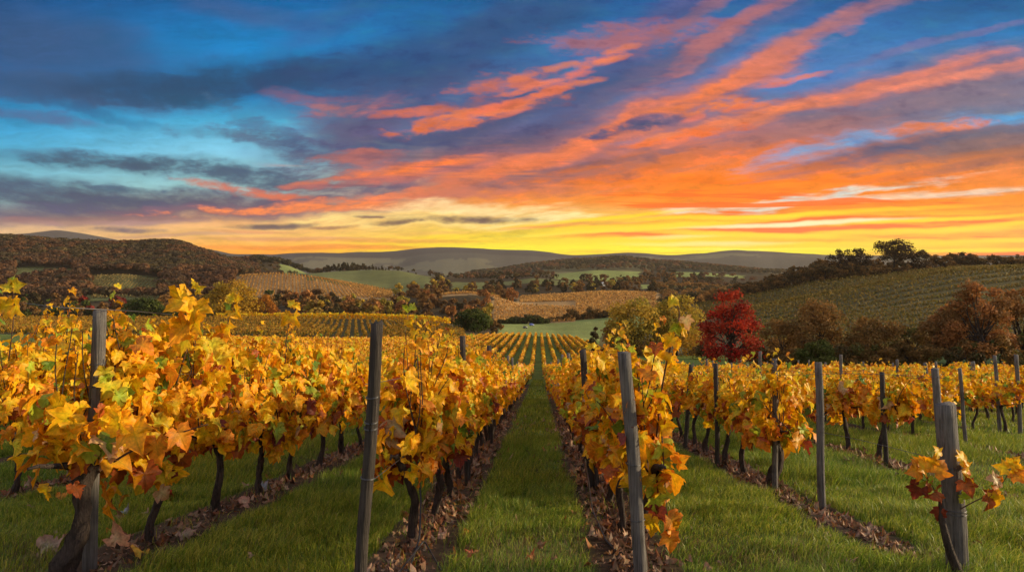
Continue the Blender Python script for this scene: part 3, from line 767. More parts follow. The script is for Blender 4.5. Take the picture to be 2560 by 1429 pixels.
cand = []
for n_ in range(-46, 22):
    y = row_start(n_) + 0.35
    k = 0
    while y < 245:
        x = float(row_x(n_, y)); px = 1280 + F_PX * x / y
        if y > row_end(px) : break
        cand.append((y, n_, k, x, px))
        y += 1.18 * (1 + 0.08 * math.sin(n_ * 3.1 + k * 1.7)); k += 1
vis = [c for c in cand if -90 < c[4] < 2650]
vis.sort()
THINGS, REST = vis[:300], vis[300:]

# the vines nearest the viewer follow the photograph one by one
HERO = {
 (-2, 0): dict(trunk_r=.060, thick=.95, dens=.9, yoff=.48, lean=(.10, .06), top_z=1.85, base_z=.88, low=-.12),
 (-1, 0): dict(thick=.75, dens=.9, top_z=1.80, low=-.08), (0, 0): dict(thick=.42, yoff=.46, dens=.72, top_z=1.66, trunk_r=.05, lean=(.10, .05)),
 (1, 0): dict(length=1.0, trunk_r=.055, dens=.85, base_z=.80, top_z=1.50, thick=1.05, low=-.05),
}
ROW_TOP = {-3: 2.2, -2: 1.92, -1: 1.80, 0: 1.62, 1: 1.44}
proto = {}
def variant(lod, q):
    if (lod, q) not in proto:
        w, l = vine_meshes(900 + lod * 50 + q, lod)
        proto[(lod, q)] = (w.data('vine_trunk', m_vwood), l.data('vine_foliage', m_leaf, lod == 0))
    return proto[(lod, q)]
def label_vine(n_, k, y):
    r = rowname(n_)
    if (n_, k) == (-2, 0): return 'broad golden grapevine on a thick dark trunk at the leaning left post', None
    if (n_, k) == (1, 0): return 'bushy orange grapevine standing alone on a stout bent trunk', None
    if k == 0: return 'leafy yellow grapevine at the near end of ' + r, None
    if k < 8: return '%s yellow grapevine up %s' % (ORD[k], r), None
    return 'small golden grapevine farther down ' + r, 'vines farther down ' + r
for (y, n_, k, x, px) in THINGS:
    root = bpy.data.objects.new('grapevine', None); COL.objects.link(root)
    root.empty_display_size = 0.3
    root.location = (x, y, gz(x, y)); root.rotation_euler = (0, 0, -0.04)
    lab, grp = label_vine(n_, k, y)
    tag(root, lab, 'grapevine', grp or 'grapevines on the trellis rows')
    if y < 13.0:
        w, l = vine_meshes(7000 + n_ * 97 + k * 13, 0, **HERO.get((n_, k), dict(top_z=ROW_TOP.get(n_, 1.42), dens=.82, thick=.78)))
        wm, lm = w.data('vine_trunk', m_vwood), l.data('vine_foliage', m_leaf)
    elif y < 24: wm, lm = variant(1, (n_ * 5 + k * 3) % 9)
    else: wm, lm = variant(2, (n_ * 5 + k * 3) % 7)
    a_ = link('trunk', wm, root); b_ = link('foliage', lm, root)
    if y >= 13.0:
        s = 1 + 0.10 * math.sin(k * 12.9 + n_ * 7.7); root.scale = (s, 1, s * (.87 if n_ > 0 else .95 if n_ > -2 else 1.06))
        if (k + n_) % 2: root.rotation_euler = (0, 0, -0.04)

# the many vines beyond: one mass of low curtains
def row_mass(name, P, dirv, zbot, ztop, per, size, half, pal, g, label, trunks=False, mat=None, jitter=0.1):
    """P: points along rows (ground); leafy curtain pieces hung above them"""
    geo = Geo(); m = len(P) * per
    idx = np.repeat(np.arange(len(P)), per)
    u = g.uniform(-.5, .5, m); h = g.random(m)
    lift = (1 + jitter * g.normal(0, 1, len(P)))[idx]
    side = np.where(g.random(m) < .5, -1., 1.)
    nx = np.array([dirv[1], -dirv[0]])
    Pos = P[idx].copy()
    sp = size[idx] if hasattr(size, '__len__') else np.full(m, size)
    Pos[:, :2] += u[:, None] * np.asarray(dirv)[None] * 1.2 + (side * half * g.random(m) * (1.1 - .5 * h))[:, None] * nx[None]
    Pos[:, 2] += (zbot + (ztop - zbot) * h) * lift * (np.interp(P[idx][:, 1], [40, 70, 110], [1, .82, .60]) if name == 'vine_rows' else 1)
    Nn = unit(np.stack([side * nx[0] + g.normal(0, .6, m), side * nx[1] + g.normal(0, .6, m) - .2, g.normal(.35, .45, m)], 1))
    Td = unit(g.normal(0, 1, (m, 3)) + [0, 0, -.5]); Td = unit(Td - (Td * Nn).sum(1, keepdims=True) * Nn); B = np.cross(Td, Nn)
    s = (sp * g.uniform(.6, 1.25, m))[:, None]
    q = [Pos + s * (-.5 * B - .3 * Td), Pos + s * (.55 * B - .2 * Td), Pos + s * (.1 * B + .75 * Td), Pos + s * (-.5 * B + .25 * Td)]
    V = np.stack(q, 1).reshape(-1, 3); A = np.arange(m) * 4
    T = np.vstack([np.stack([A, A + 1, A + 2], 1), np.stack([A, A + 2, A + 3], 1)])
    pal = np.asarray(pal); kk = g.integers(0, len(pal), m)
    kk = np.where(h > .62, np.minimum(kk, len(pal) // 2), kk)
    C = np.repeat((pal[kk] * g.uniform(.75, 1.2, (m, 1)))[:, None], 4, 1).reshape(-1, 3)
    geo.add(V, T, C)
    if trunks:
        for k_ in range(0, len(P), 1):
            x, y_, z = P[k_]
            V = np.array([(x - .03, y_, z - .1), (x + .03, y_, z - .1), (x + .025, y_ + .02, z + .95), (x - .025, y_, z + .95), (x, y_ + .05, z - .1), (x, y_ + .05, z + .95)])
            geo.add(V, np.array([(0, 1, 2), (0, 2, 3), (1, 4, 5), (1, 5, 2), (4, 0, 3), (4, 3, 5)]), np.tile(np.array([.03, .022, .018]), (6, 1)))
    o = link(name, geo.data(name, mat or m_leaf, False))
    tag(o, label, 'vines', kind='stuff')
    return o
PAL_GOLD = [PIG['yel'], PIG['gold'], PIG['gold'], PIG['lem'], PIG['org'], PIG['org'], PIG['rust'], PIG['green']]
PAL_FIELD = [(0.40, 0.21, .02), (0.30, 0.17, .02), (0.16, 0.13, .02), (0.24, 0.12, .02), (0.10, 0.10, .02)]
PAL_HILL = [(0.23, 0.175, .036), (0.20, 0.165, .034), (0.27, 0.175, .034), (0.15, 0.14, .030), (0.20, 0.125, .030)]
PAL_STUB = [(0.55, 0.29, .07), (0.46, 0.23, .06), (0.34, 0.20, .06), (0.42, 0.21, .06)]
g = np.random.default_rng(77)
RP = np.array([(c[3], c[0], 0) for c in REST], float); RP[:, 2] = ground_z(RP[:, 0], RP[:, 1])
sz_ = np.clip(.22 + (RP[:, 1] - 30) * .0022, .24, .55)
nr = RP[:, 1] < 90
row_mass('vine_rows', RP[nr], (0.04, 1.0), .80, 1.58, 60, sz_[nr], .26, PAL_GOLD, g, 'distant golden vine rows running down to the valley field', trunks=True)
row_mass('vine_rows', RP[~nr], (0.04, 1.0), .45, 1.62, 34, sz_[~nr] * .95, .24, PAL_GOLD, g, 'farthest golden vine rows fanning out above the pasture', trunks=False)

def field_rows(px0, px1, d0, d1, ang, gap, step, cond=None):
    """points along parallel rows that run at compass angle ang across a field given by azimuth and distance"""
    ca, sa = math.cos(ang), math.sin(ang); pts = []
    ext = d1 * 1.6
    cx, cy = X_at((px0 + px1) / 2, (d0 + d1) / 2), (d0 + d1) / 2
    a = np.arange(-ext, ext, gap); b = np.arange(-ext, ext, step)
    A, Bb = np.meshgrid(a, b, indexing='ij')
    X = cx + A * ca + Bb * sa; Y = cy - A * sa + Bb * ca
    px = 1280 + F_PX * X / np.maximum(Y, 1)
    m = (Y > d0) & (Y < d1) & (px > px0) & (px < px1)
    if cond is not None: m &= cond(px, Y)
    X, Y = X[m], Y[m]
    X = X + g.normal(0, .12, len(X)); Y = Y + g.normal(0, .12, len(Y))
    return np.stack([X, Y, ground_z(X, Y)], 1), (sa, ca)

def vineyard(label, px0, px1, d0, d1, deg, gap, step, size, pal, per=3, zt=1.7, zb=.3, half=.35, cond=None):
    P, dv = field_rows(px0, px1, d0, d1, math.radians(deg), gap, step, cond)
    row_mass('vineyard_rows', P, dv, zb, zt, per, size, half, pal, g, label, mat=m_crown)
vineyard('slanting field of yellow vine rows below the dark hedge band', -80, 1160, 168, 300, -13, 2.3, 1.1, .62, PAL_FIELD + [(.5, .26, .02)], 5, cond=lambda px, Y: Y < np.interp(px, [900, 1080, 1160], [300, 290, 250]))
vineyard('double row of tall golden vines along the field crest', 540, 1125, 306, 316, 88, 3.4, .8, .75, PAL_GOLD[:6], 9, 2.6, .2, .5)
vineyard('dull olive vine rows climbing the shaded hillside', 1860, 2680, 165, 305, 76, 8.0, .7, .62, PAL_HILL, 6, 1.45, .1, .45)
vineyard('brown vine rows on the upper shaded hillside below the treeline', 1740, 2680, 312, 455, 76, 9.0, 1.0, .85, [tuple(v * .8 for v in c) for c in PAL_HILL], 5, 1.6, .1, .5)
vineyard('pale gold vineyard strip behind the round hedge', 1235, 1440, 432, 540, 20, 3.0, 1.8, 1.2, PAL_STUB, 3)
vineyard('small gold vineyard knoll above the autumn trees', 1050, 1250, 548, 640, -15, 3.0, 2.0, 1.3, PAL_STUB, 3)
vineyard('rosy gold vineyard rise above the hedgerow trees', 1300, 1640, 600, 740, 25, 3.4, 2.2, 1.5, PAL_STUB, 3)
vineyard('gold vine rows behind the hedge at the pasture top', 1440, 1650, 468, 600, 25, 3.2, 1.8, 1.3, PAL_STUB, 3)
vineyard('long sloping amber vineyard beneath the green hill', 600, 980, 650, 850, -18, 3.6, 2.4, 1.6, PAL_STUB, 3)
vineyard('narrow amber vineyard strip below the sloping field', 680, 815, 556, 640, -10, 3.2, 2.0, 1.4, PAL_STUB, 3)
vineyard('muted patch of vines set in the wooded hillside', 228, 392, 655, 795, -20, 3.4, 2.2, 1.4, [(.28, .20, .07), (.22, .17, .06), (.25, .17, .06)], 3)

# ================================================================== posts
m_post_dark = wood_material('stained_wood', (0.008, 0.007, 0.006), (0.075, 0.062, 0.052), (75, 75, 2.4), 0.03)
def make_post(label, foot, top, r, group='weathered trellis posts', wraps=(), ground=True, seed=1, topcut=0.0, mat=None):
    foot = np.array(foot, float); top = np.array(top, float)
    g = np.random.default_rng(seed)
    L = np.linalg.norm(top - foot)
    m = 14; t = np.linspace(0, 1, m)
    pth = np.stack([(top - foot)[0] * t + .006 * np.sin(t * 7 + seed), (top - foot)[1] * t, (top - foot)[2] * t], 1)
    pth[0] -= (pth[1] - pth[0]) * 0.6
    geo = Geo()
    V, T = tube(pth, r * (1.05 - .08 * t), 12, .035, seed)
    V[-13:-1] += np.stack([np.zeros(12), np.zeros(12), g.normal(0, r * .10, 12) + topcut * (V[-13:-1, 0] - pth[-1, 0])], 1)
    geo.add(V, T)
    o = link('wooden_post', geo.data('wooden_post', mat or m_post), loc=tuple(foot))
    tag(o, label, 'post', group)
    for w in wraps:
        c = pth[0] * 0 + (top - foot) * w
        th = np.linspace(0, 2 * np.pi * 2.05, 40)
        rr = r * (1.05 - .08 * w) * 1.06 + .002
        ring = np.stack([c[0] + rr * np.cos(th), c[1] + rr * np.sin(th), c[2] + .006 * np.sin(th + w * 9) + .004 * th / 6], 1)
        gg = Geo(); gg.add(*tube(ring, .0022, 5))
        link('wire_wrap', gg.data('wire_wrap', m_wire), o)
    return o
def from_px(px, py, Y): return (X_at(px, Y), Y, -(py - HOR) / F_PX * Y)
def post_px(label, fx, tx, ty, Y, r, **kw):
    f = (X_at(fx, Y), Y, gz(X_at(fx, Y), Y) - .05)
    return make_post(label, f, from_px(tx, ty, Y), r, **kw)
post_px('tall grey weathered post wired above the thick twisted vine trunk', 222, 249, 775, 5.3, .050, wraps=(.42, .60, .72, .80), seed=2, topcut=.1)
post_px('dark leaning post at the near left corner of the grass path', 893, 944, 806, 4.25, .037, wraps=(.50, .66, .68, .76), seed=3, topcut=.25, mat=m_post_dark)
post_px('blue grey post beside the tall bare shoot right of the path', 1606, 1561, 880, 5.2, .050, wraps=(.28, .52), seed=4, topcut=-.05)
post_px('stubby thick grey post with a young red leaved vine', 2399, 2365, 1010, 5.15, .073, wraps=(.40, .42, .66), seed=5)
post_px('slim dark post second along the row left of the path', 1170, 1156, 840, 9.2, .040, wraps=(.6,), seed=6, mat=m_post_dark)
post_px('slim post head showing third along the row left of the path', 1226, 1222, 864, 14.0, .050, seed=7, mat=m_post_dark)
post_px('post head behind yellow leaves second right of the path', 1480, 1456, 874, 9.1, .045, seed=8, mat=m_post_dark)
post_px('slender pale topped post near the lone bushy orange vine', 2056, 2046, 905, 7.7, .041, wraps=(.65,), seed=9)
post_px('grey post rising out of the lone bushy orange vine', 1938, 1937, 896, 8.9, .038, seed=10)
post_px('dark thin post left of the lone bushy orange vine', 1794, 1790, 908, 11.0, .038, seed=11, mat=m_post_dark)
post_px('crooked thin dark post behind the tall bare shoot', 1712, 1728, 912, 13.5, .042, seed=12, mat=m_post_dark)
post_px('thin brown post at the near end of the third row right', 2216, 2204, 930, 11.1, .036, seed=13, mat=m_post_dark)
post_px('grey post standing close behind the stubby thick post', 2362, 2336, 921, 9.9, .050, seed=14)
post_px('slim post right of the stubby thick post', 2416, 2399, 920, 13.8, .036, seed=15)
post_px('leaning slim post near the far right field edge', 2501, 2487, 888, 16.5, .042, seed=16)
post_px('outermost slim post cut by the right picture edge', 2552, 2541, 886, 16.2, .045, seed=17)
post_px('distant post head rising between vines before the dark grass strip', 2330, 2313, 907, 21.0, .055, seed=18)
post_px('tiny post head near the big orange bush', 2440, 2433, 903, 30.0, .06, seed=19)
post_px('tiny pale post head beneath the red maple', 1849, 1846, 915, 34.0, .06, seed=20)
post_px('tiny thin post head right of the red maple', 1871, 1868, 908, 28.0, .05, seed=21)
post_px('small dark post far in the vines beside the maple trunk', 1720, 1722, 930, 26.0, .05, seed=22)
# ordinary posts every five metres further along the rows
q_ = 0
for n_ in range(-3, 7):
    y = max(row_start(n_) + 5.2, 18.0)
    while y < 48:
        x = float(row_x(n_, y)); px = 1280 + F_PX * x / y
        if -20 < px < 2580:
            q_ += 1
            make_post('thin grey post seen small among the leaves of ' + rowname(n_), (x, y, gz(x, y) - .05), (x + .05 * math.sin(q_ * 3.3), y, gz(x, y) + 1.92 + .12 * math.sin(q_ * 5.1)), .042, 'small posts in ' + rowname(n_), seed=30 + q_)
        y += 5.3

# ================================================================== wires
def wire(label, n_, y0, y1, h, r=.0022, sag=.02, x_off=0.0, end=None):
    Y = np.linspace(y0, y1, 40); X = row_x(n_, Y) + x_off
    Z = ground_z(X, Y) * 0 + np.interp(Y, [y0, y1], [gz(float(X[0]), y0), gz(float(X[-1]), y1)]) + h + .02 * np.sin(Y * 1.2)
    gg = Geo(); gg.add(*tube(np.stack([X, Y, Z], 1), r, 4, cap=False))
    tag(link('trellis_wire', gg.data('trellis_wire', m_wire)), label, 'wire', 'trellis wires')
for n_ in (-3, -2, -1, 0, 1, 2, 3):
    s_ = {-3: 5.5, -2: 5.1, -1: 4.3, 0: 5.2, 1: 5.2, 2: 11.4, 3: 14.0}[n_]
    wire('thin upper steel wire along ' + rowname(n_), n_, s_, s_ + 18, 1.52)
    wire('thin lower steel wire under the leaves of ' + rowname(n_), n_, s_, s_ + 18, .88, .0026)
# the bare wire passing over the head of the tall left post
P_ = np.array([from_px(62, 758, 4.8), from_px(150, 768, 4.95), from_px(236, 772, 5.1), from_px(330, 777, 5.6), from_px(430, 786, 6.4)])
gg = Geo(); gg.add(*tube(P_, .0032, 5))
tag(link('trellis_wire', gg.data('trellis_wire', m_wire)), 'bare wire stretched over the head of the tall left post', 'wire', 'trellis wires')
# drip hose and stay of the near left row
for lab, pts, r in (('black drip hose lying beside the row left of the path', [(4.6, -.95, .05), (5.3, -.80, .04), (5.75, -.78, .16), (6.0, -.80, .42), (6.1, -.84, .75)], .009),
                    ('loose black hose stub in the litter by the left path row', [(4.4, -.85, .03), (5.0, -.86, .07), (5.75, -.74, .15), (5.3, -.55, .03)], .007),
                    ('thin black drip hose hanging low beside the row right of the path', [(9.5, 1.02, .35), (8.0, .90, .28), (6.8, .80, .18), (6.1, .84, .06), (5.7, .92, .03)], .008)):
    P_ = np.array([(x + 0.0, y, gz(x, y) + z) for y, x, z in pts])
    t = np.linspace(0, 1, 24); tk = np.linspace(0, 1, len(P_))
    gg = Geo(); gg.add(*tube(np.stack([np.interp(t, tk, P_[:, i]) for i in range(3)], 1), r, 6))
    tag(link('drip_hose', gg.data('drip_hose', m_hose)), lab, 'hose', 'drip hoses')

# ================================================================== trees
def cards(geo, P, Nn, size, C, g, tip=True):
    """a small pointed leaf spray at each point"""
    m = len(P)
    Nn = unit(Nn); R_ = unit(g.normal(0, 1, (m, 3))); Td = unit(R_ - (R_ * Nn).sum(1, keepdims=True) * Nn); B = np.cross(Td, Nn)
    s = size[:, None]
    w = g.uniform(.32, .6, (m, 1))
    q = [P - s * .55 * Td, P + s * (w * B - .05 * Td), P + s * .6 * Td + s * .12 * Nn, P + s * (-w * B + .08 * Td)]
    V = np.stack(q, 1).reshape(-1, 3); A = np.arange(m) * 4
    T = np.vstack([np.stack([A, A + 1, A + 2], 1), np.stack([A, A + 2, A + 3], 1)])
    geo.add(V, T, np.repeat(C[:, None], 4, 1).reshape(-1, 3))

def tree_shape(seed, H, W, lobes=12, ncards=2500, leaf=0.45, pal=((.1, .1, .02),), bole=.22, form='round', limbs=True, open_=0.0, multi=1, thin=1.0):
    """trunk and limbs, and a crown of leaf sprays gathered on uneven boughs; base at the origin"""
    g = np.random.default_rng(seed)
    wood = Geo(); crown = Geo()
    z0 = H * bole
    cen = []; rad = []
    for k in range(lobes):
        for _ in range(30):
            a = g.uniform(0, 6.283); h = g.uniform(0.04, 1.0)
            if form == 'round': prof = math.sin(math.pi * min(1, .18 + .74 * h)) ** .75
            elif form == 'cone': prof = (1 - h) ** .75 * .98 + .10
            elif form == 'maple': prof = .72 + .8 * h if h < .35 else ((1 - h) / .65) ** .62
            elif form == 'broad': prof = (1 - h ** 2.2) ** .5 * .9 + .1
            elif form == 'oak': prof = .45 + .55 * math.sin(math.pi * h) if h < .8 else .75
            elif form == 'spike': prof = (1 - h) * .9 + .1
            else: prof = (1 - .6 * h)
            r = W * .5 * prof * math.sqrt(g.uniform(.25, 1)) * .80
            lr = W * g.uniform(.12, .24) * (.6 + .4 * prof)
            c = np.array([r * math.cos(a), r * math.sin(a), z0 + (H - z0) * h - lr * (.3 if h > .7 else 0)])
            if all(np.linalg.norm(c - o) > .55 * (lr + q) for o, q in zip(cen, rad)): break
        cen.append(c); rad.append(lr)
    cen = np.array(cen); rad = np.array(rad)
    top = cen[:, 2] + rad * .8
    cen[:, 2] *= 1.0; sc = (H / max(top.max(), 1e-3)); cen[:, 2] = z0 * .6 + (cen[:, 2] - z0 * .6) * min(sc, 1.6)
    if limbs:
        for q in range(multi):
            off = np.array([0, 0, 0.0]) if multi == 1 else np.array([W * .16 * (q - (multi - 1) / 2), g.normal(0, W * .03), 0])
            tr = H * .026 * (1 if multi == 1 else .8)
            m = 7; t = np.linspace(0, 1, m)
            lean = g.normal(0, .05 * W, 2)
            pth = np.stack([off[0] + lean[0] * t + .015 * H * np.sin(t * 5 + seed), off[1] + lean[1] * t, -.3 + (z0 + (H - z0) * .38 + .3) * t], 1)
            wood.add(*tube(pth, tr * (1.25 - .85 * t + .5 * np.exp(-t / .08)), 7, .08, seed + q))
            for k in range(q, lobes, multi):
                s = g.uniform(.45, 1.0); j = int(s * (m - 1)); st = pth[j]
                u = np.linspace(0, 1, 6)[:, None]
                mid = (st + cen[k]) / 2 + np.array([0, 0, H * g.uniform(-.02, .06)]) + (cen[k] - st) * [.12, .12, -.10]
                lp = (1 - u) ** 2 * st + 2 * u * (1 - u) * mid + u ** 2 * cen[k]
                wood.add(*tube(lp, tr * np.linspace(.5, .10, 6), 5, .05, seed + k, cap=False))
                for b in range(3):
                    e = cen[k] + unit(g.normal(0, 1, 3)) * rad[k] * .9; s2 = lp[3]
                    wood.add(*tube(np.stack([s2, (s2 + e) / 2 + g.normal(0, .03 * W, 3), e]), tr * np.array([.16, .10, .04]), 4, cap=False))
    w = rad ** 2; w /= w.sum()
    k = g.choice(lobes, ncards, p=w)
    d = unit(g.normal(0, 1, (ncards, 3))); d[:, 2] = np.abs(d[:, 2]) * np.where(g.random(ncards) < .72, 1, -1)
    rr = rad[k] * (g.random(ncards) ** (.33 + .3 * open_)) * g.uniform(.85, 1.18, ncards)
    P = cen[k] + d * rr[:, None] * np.array([1, 1, .82])
    P += .18 * leaf * g.normal(0, 1, P.shape)
    keep = P[:, 2] > H * .03
    P, d, k = P[keep], d[keep], k[keep]
    pal = np.array(pal); lobe_col = pal[g.integers(0, len(pal), lobes)]
    C = .6 * lobe_col[k] + .4 * pal[g.integers(0, len(pal), len(P))]
    C = C * g.uniform(.7, 1.25, (len(P), 1))
    cards(crown, P, d + g.normal(0, .6, P.shape), leaf * thin * g.uniform(.6, 1.3, len(P)), C, g)
    return wood, crown

K_OLIVE = ((0.3827, 0.2977, 0.0397), (0.4678, 0.326, 0.0397), (0.2977, 0.2552, 0.0397), (0.567, 0.3402, 0.0425))
K_YEL = ((0.52, 0.286, 0.0195), (0.416, 0.234, 0.0156), (0.598, 0.325, 0.026), (0.312, 0.195, 0.0182))
K_ORG = ((0.432, 0.156, 0.0216), (0.36, 0.12, 0.0192), (0.312, 0.144, 0.024), (0.48, 0.204, 0.024))
K_RED = ((0.4133, 0.0211, 0.0123), (0.3149, 0.0147, 0.0114), (0.5117, 0.0475, 0.0158), (0.1968, 0.0106, 0.0106), (0.33, 0.0495, 0.0198), (0.42, 0.0605, 0.022))
K_BRN = ((0.2173, 0.1165, 0.0342), (0.2639, 0.132, 0.0342), (0.1708, 0.101, 0.031), (0.3105, 0.1552, 0.0389))
K_RUS = ((0.3726, 0.1475, 0.0435), (0.295, 0.1242, 0.0373), (0.4347, 0.1863, 0.0497), (0.2018, 0.1087, 0.0342))
K_GRN = ((0.0585, 0.0806, 0.0182), (0.078, 0.0975, 0.0195), (0.0455, 0.0624, 0.0156), (0.1105, 0.1105, 0.0208))
K_DRK = ((0.0625, 0.0525, 0.0225), (0.0775, 0.06, 0.0225), (0.05, 0.0475, 0.02), (0.0938, 0.0625, 0.025))
K_WOOD = ((0.1715, 0.084, 0.0385), (0.1313, 0.077, 0.0385), (0.21, 0.1015, 0.042), (0.105, 0.0788, 0.0385), (0.1487, 0.105, 0.0385))
K_BUSH = ((0.0975, 0.1105, 0.0234), (0.1235, 0.13, 0.026), (0.078, 0.091, 0.0208))

def tree(label, px, top, wpx, Y, pal, form='round', lobes=14, n=3200, leaf=.40, group=None, name='tree', seed=None, **kw):
    x = X_at(px, Y); z = gz(x, Y)
    H = max(2.0, -(top - HOR) / F_PX * Y - z); W = wpx / F_PX * Y
    sd = seed if seed is not None else int(px * 7 + Y)
    wd, cr = tree_shape(sd, H, W, lobes, n, leaf, pal, form=form, **kw)
    root = bpy.data.objects.new(name, None); COL.objects.link(root); root.empty_display_size = 1
    root.location = (x, Y, z)
    tag(root, label, 'bush' if name == 'bush' else 'tree', group)
    if wd.v: link('trunk', wd.data('tree_trunk', m_tbark), root)
    link('crown', cr.data('tree_crown', m_crown, False), root)
    return root

# the dell to the right
tree('broad olive yellow tree with dark forked limbs left of the pair', 1590, 744, 192, 150, K_OLIVE, 'broad', 20, 6500, .46, multi=2, bole=.14, open_=.6)
tree('rounded olive tree with an amber edge beside the red maple', 1690, 734, 186, 153, K_OLIVE + ((.40, .18, .02),), 'broad', 20, 6500, .46, bole=.16, open_=.6)
tree('bright crimson maple standing alone in front of the hill', 1828, 720, 185, 112, K_RED, 'maple', 30, 7000, .34, name='maple_tree', open_=.8, bole=.10)
tree('low dark brown tree tucked behind the olive pair', 1543, 800, 75, 158, K_BRN, 'round', 12, 2600, .45, bole=.08)
tree('small dark pointed shrub at the end of the vine rows', 1487, 818, 52, 140, K_DRK, 'cone', 10, 1400, .38, name='bush', bole=.05)
tree('tall brown tree with a pale twiggy top on the slope', 2040, 748, 175, 132, K_BRN, 'broad', 20, 6500, .42, bole=.10, open_=.4)
tree('thin brown tree with bare upright stems', 2178, 790, 165, 126, K_BRN + ((.12, .09, .02),), 'broad', 18, 4800, .40, bole=.10, open_=.6, multi=2)
tree('rounded green bush in front of the brown trees', 2052, 850, 112, 112, K_BUSH, 'round', 12, 3600, .34, name='bush', bole=.03)
tree('large rust orange tree at the edge of the dark grass', 2452, 700, 185, 116, K_RUS, 'broad', 24, 10000, .38, bole=.12, open_=.5)
tree('brown orange tree cut off beside the large rust one', 2555, 715, 170, 124, K_RUS + K_BRN, 'broad', 20, 7000, .40, bole=.12, open_=.4)
tree('lower rust tree spreading below the large orange one', 2372, 765, 150, 121, K_RUS + K_BRN, 'broad', 18, 6000, .38, bole=.08, open_=.5)
tree('brown bush between the red maple and the green bush', 1955, 800, 120, 138, K_BRN, 'broad', 14, 4200, .42, name='bush', bole=.04, open_=.4)
tree('olive brown thicket tree beneath the vine slope', 2285, 820, 130, 130, K_BRN + K_BUSH, 'broad', 14, 4400, .40, bole=.05, open_=.3)
g = np.random.default_rng(404)
low = [(1905, 862, 95, 122), (1990, 868, 90, 120), (2120, 858, 110, 122), (2195, 862, 100, 120), (2265, 858, 110, 122), (2335, 862, 95, 117), (2420, 850, 100, 113), (2500, 838, 110, 112), (2580, 830, 110, 114), (1765, 858, 90, 140), (1640, 850, 120, 142), (1560, 852, 100, 148), (1740, 820, 95, 158), (2140, 826, 100, 140), (2230, 832, 100, 140)]
low_names = ['left of the green bush', 'hugging the green bush', 'below the bare stemmed tree', 'at the foot of the thin brown tree', 'beside the dark grass corner', 'under the lower rust tree', 'below the large rust tree', 'under the cut off orange tree', 'at the frame edge by the dark grass', 'at the foot of the red maple', 'under the forked olive tree', 'below the left olive tree', 'between olive tree and red maple', 'behind the bare stemmed tree', 'behind the olive brown thicket']
for (px, tp, w, Y), nm in zip(low, low_names):
    tree('low brown undergrowth bush ' + nm, px, tp, w, Y, K_BRN + K_BUSH[:1] + K_DRK[:1], 'broad', 9, 1900, .36, 'undergrowth bushes in the dell', 'bush', bole=.02, open_=.3)

# left and centre, behind the vineyard crest
tree('dark green bushy tree left of the yellow one', 362, 745, 120, 345, K_GRN, 'broad', 16, 4200, .85, bole=.08)
tree('dark green bush right of the leaning wire post', 455, 762, 120, 342, K_GRN, 'broad', 14, 3000, .85, bole=.05)
tree('large golden yellow tree above the left vines', 578, 697, 155, 382, K_YEL + K_OLIVE[:1], 'broad', 22, 6000, .95, bole=.10)
tree('smaller orange tree leaning on the golden tree', 662, 738, 78, 386, K_ORG, 'round', 14, 2600, .85, bole=.08)
tree('dark brown tree behind the golden tree', 490, 735, 70, 420, K_DRK + K_BRN, 'round', 10, 1500, 1.0, bole=.08)
tree('round dark green tree at the end of the vine block', 1186, 771, 96, 262, K_GRN, 'round', 16, 4600, .60, bole=.05)
tree('small brown bush beside the round dark green tree', 1240, 800, 42, 268, K_BRN + K_DRK, 'round', 8, 1100, .55, name='bush', bole=.03)
for (px, tp, w, nm) in [(1262, 806, 46, 'nearest the brown bush'), (1292, 792, 56, 'second from the brown bush'), (1325, 786, 58, 'tallest in the clump'), (1352, 794, 44, 'at the pasture end')]:
    tree('dark hedge bush above the pasture, ' + nm, px, tp, w, 425, K_DRK + K_GRN, 'round', 10, 1300, .9, 'dark hedge bushes above the pasture', 'bush', bole=.02)
for k, (px, tp, w) in enumerate([(1378, 797, 40), (1402, 792, 40), (1428, 771, 44), (1452, 785, 44), (1478, 766, 50), (1502, 781, 42), (1526, 777, 42), (1548, 768, 44)]):
    tree('brown hedge tree along the top of the pasture, ' + ORD[k] + ' from the clump', px, tp, w, 446, K_BRN + K_DRK, 'round', 9, 1000, .9, 'hedge trees along the top of the pasture', bole=.03)

# copies of a few far trees: each a tree of its own, sharing shapes
SHAPES = {}
def far_shape(kind, q):
    if (kind, q) not in SHAPES:
        pal, form, nl, nc, lf = {'brown': (K_BRN + K_WOOD[:2], 'round', 9, 420, .145), 'rust': (K_RUS, 'round', 9, 420, .145), 'dark': (K_DRK, 'round', 9, 420, .14), 'green': (K_GRN + K_BUSH[:1], 'round', 9, 420, .145),
                                  'olive': (K_OLIVE + K_BRN[:1], 'broad', 9, 420, .145), 'fir': (K_DRK + K_GRN[:1], 'spike', 9, 360, .12), 'ridge': (K_BRN + K_DRK, 'broad', 12, 900, .085), 'red': (((.24, .03, .02), (.18, .03, .02)), 'round', 9, 420, .14)}[kind]
        wd, cr = tree_shape(5000 + hash_s(kind) + q * 31, 1.0, .95, nl, nc, lf, pal, form=form, bole=.10)
        SHAPES[(kind, q)] = (wd.data('far_trunk', m_tbark), cr.data('far_crown', m_crown, False), np.vstack(cr.v), np.vstack(cr.t), np.vstack(cr.c))
    return SHAPES[(kind, q)]
def hash_s(s): return sum(ord(c) * (i + 3) for i, c in enumerate(s)) % 997
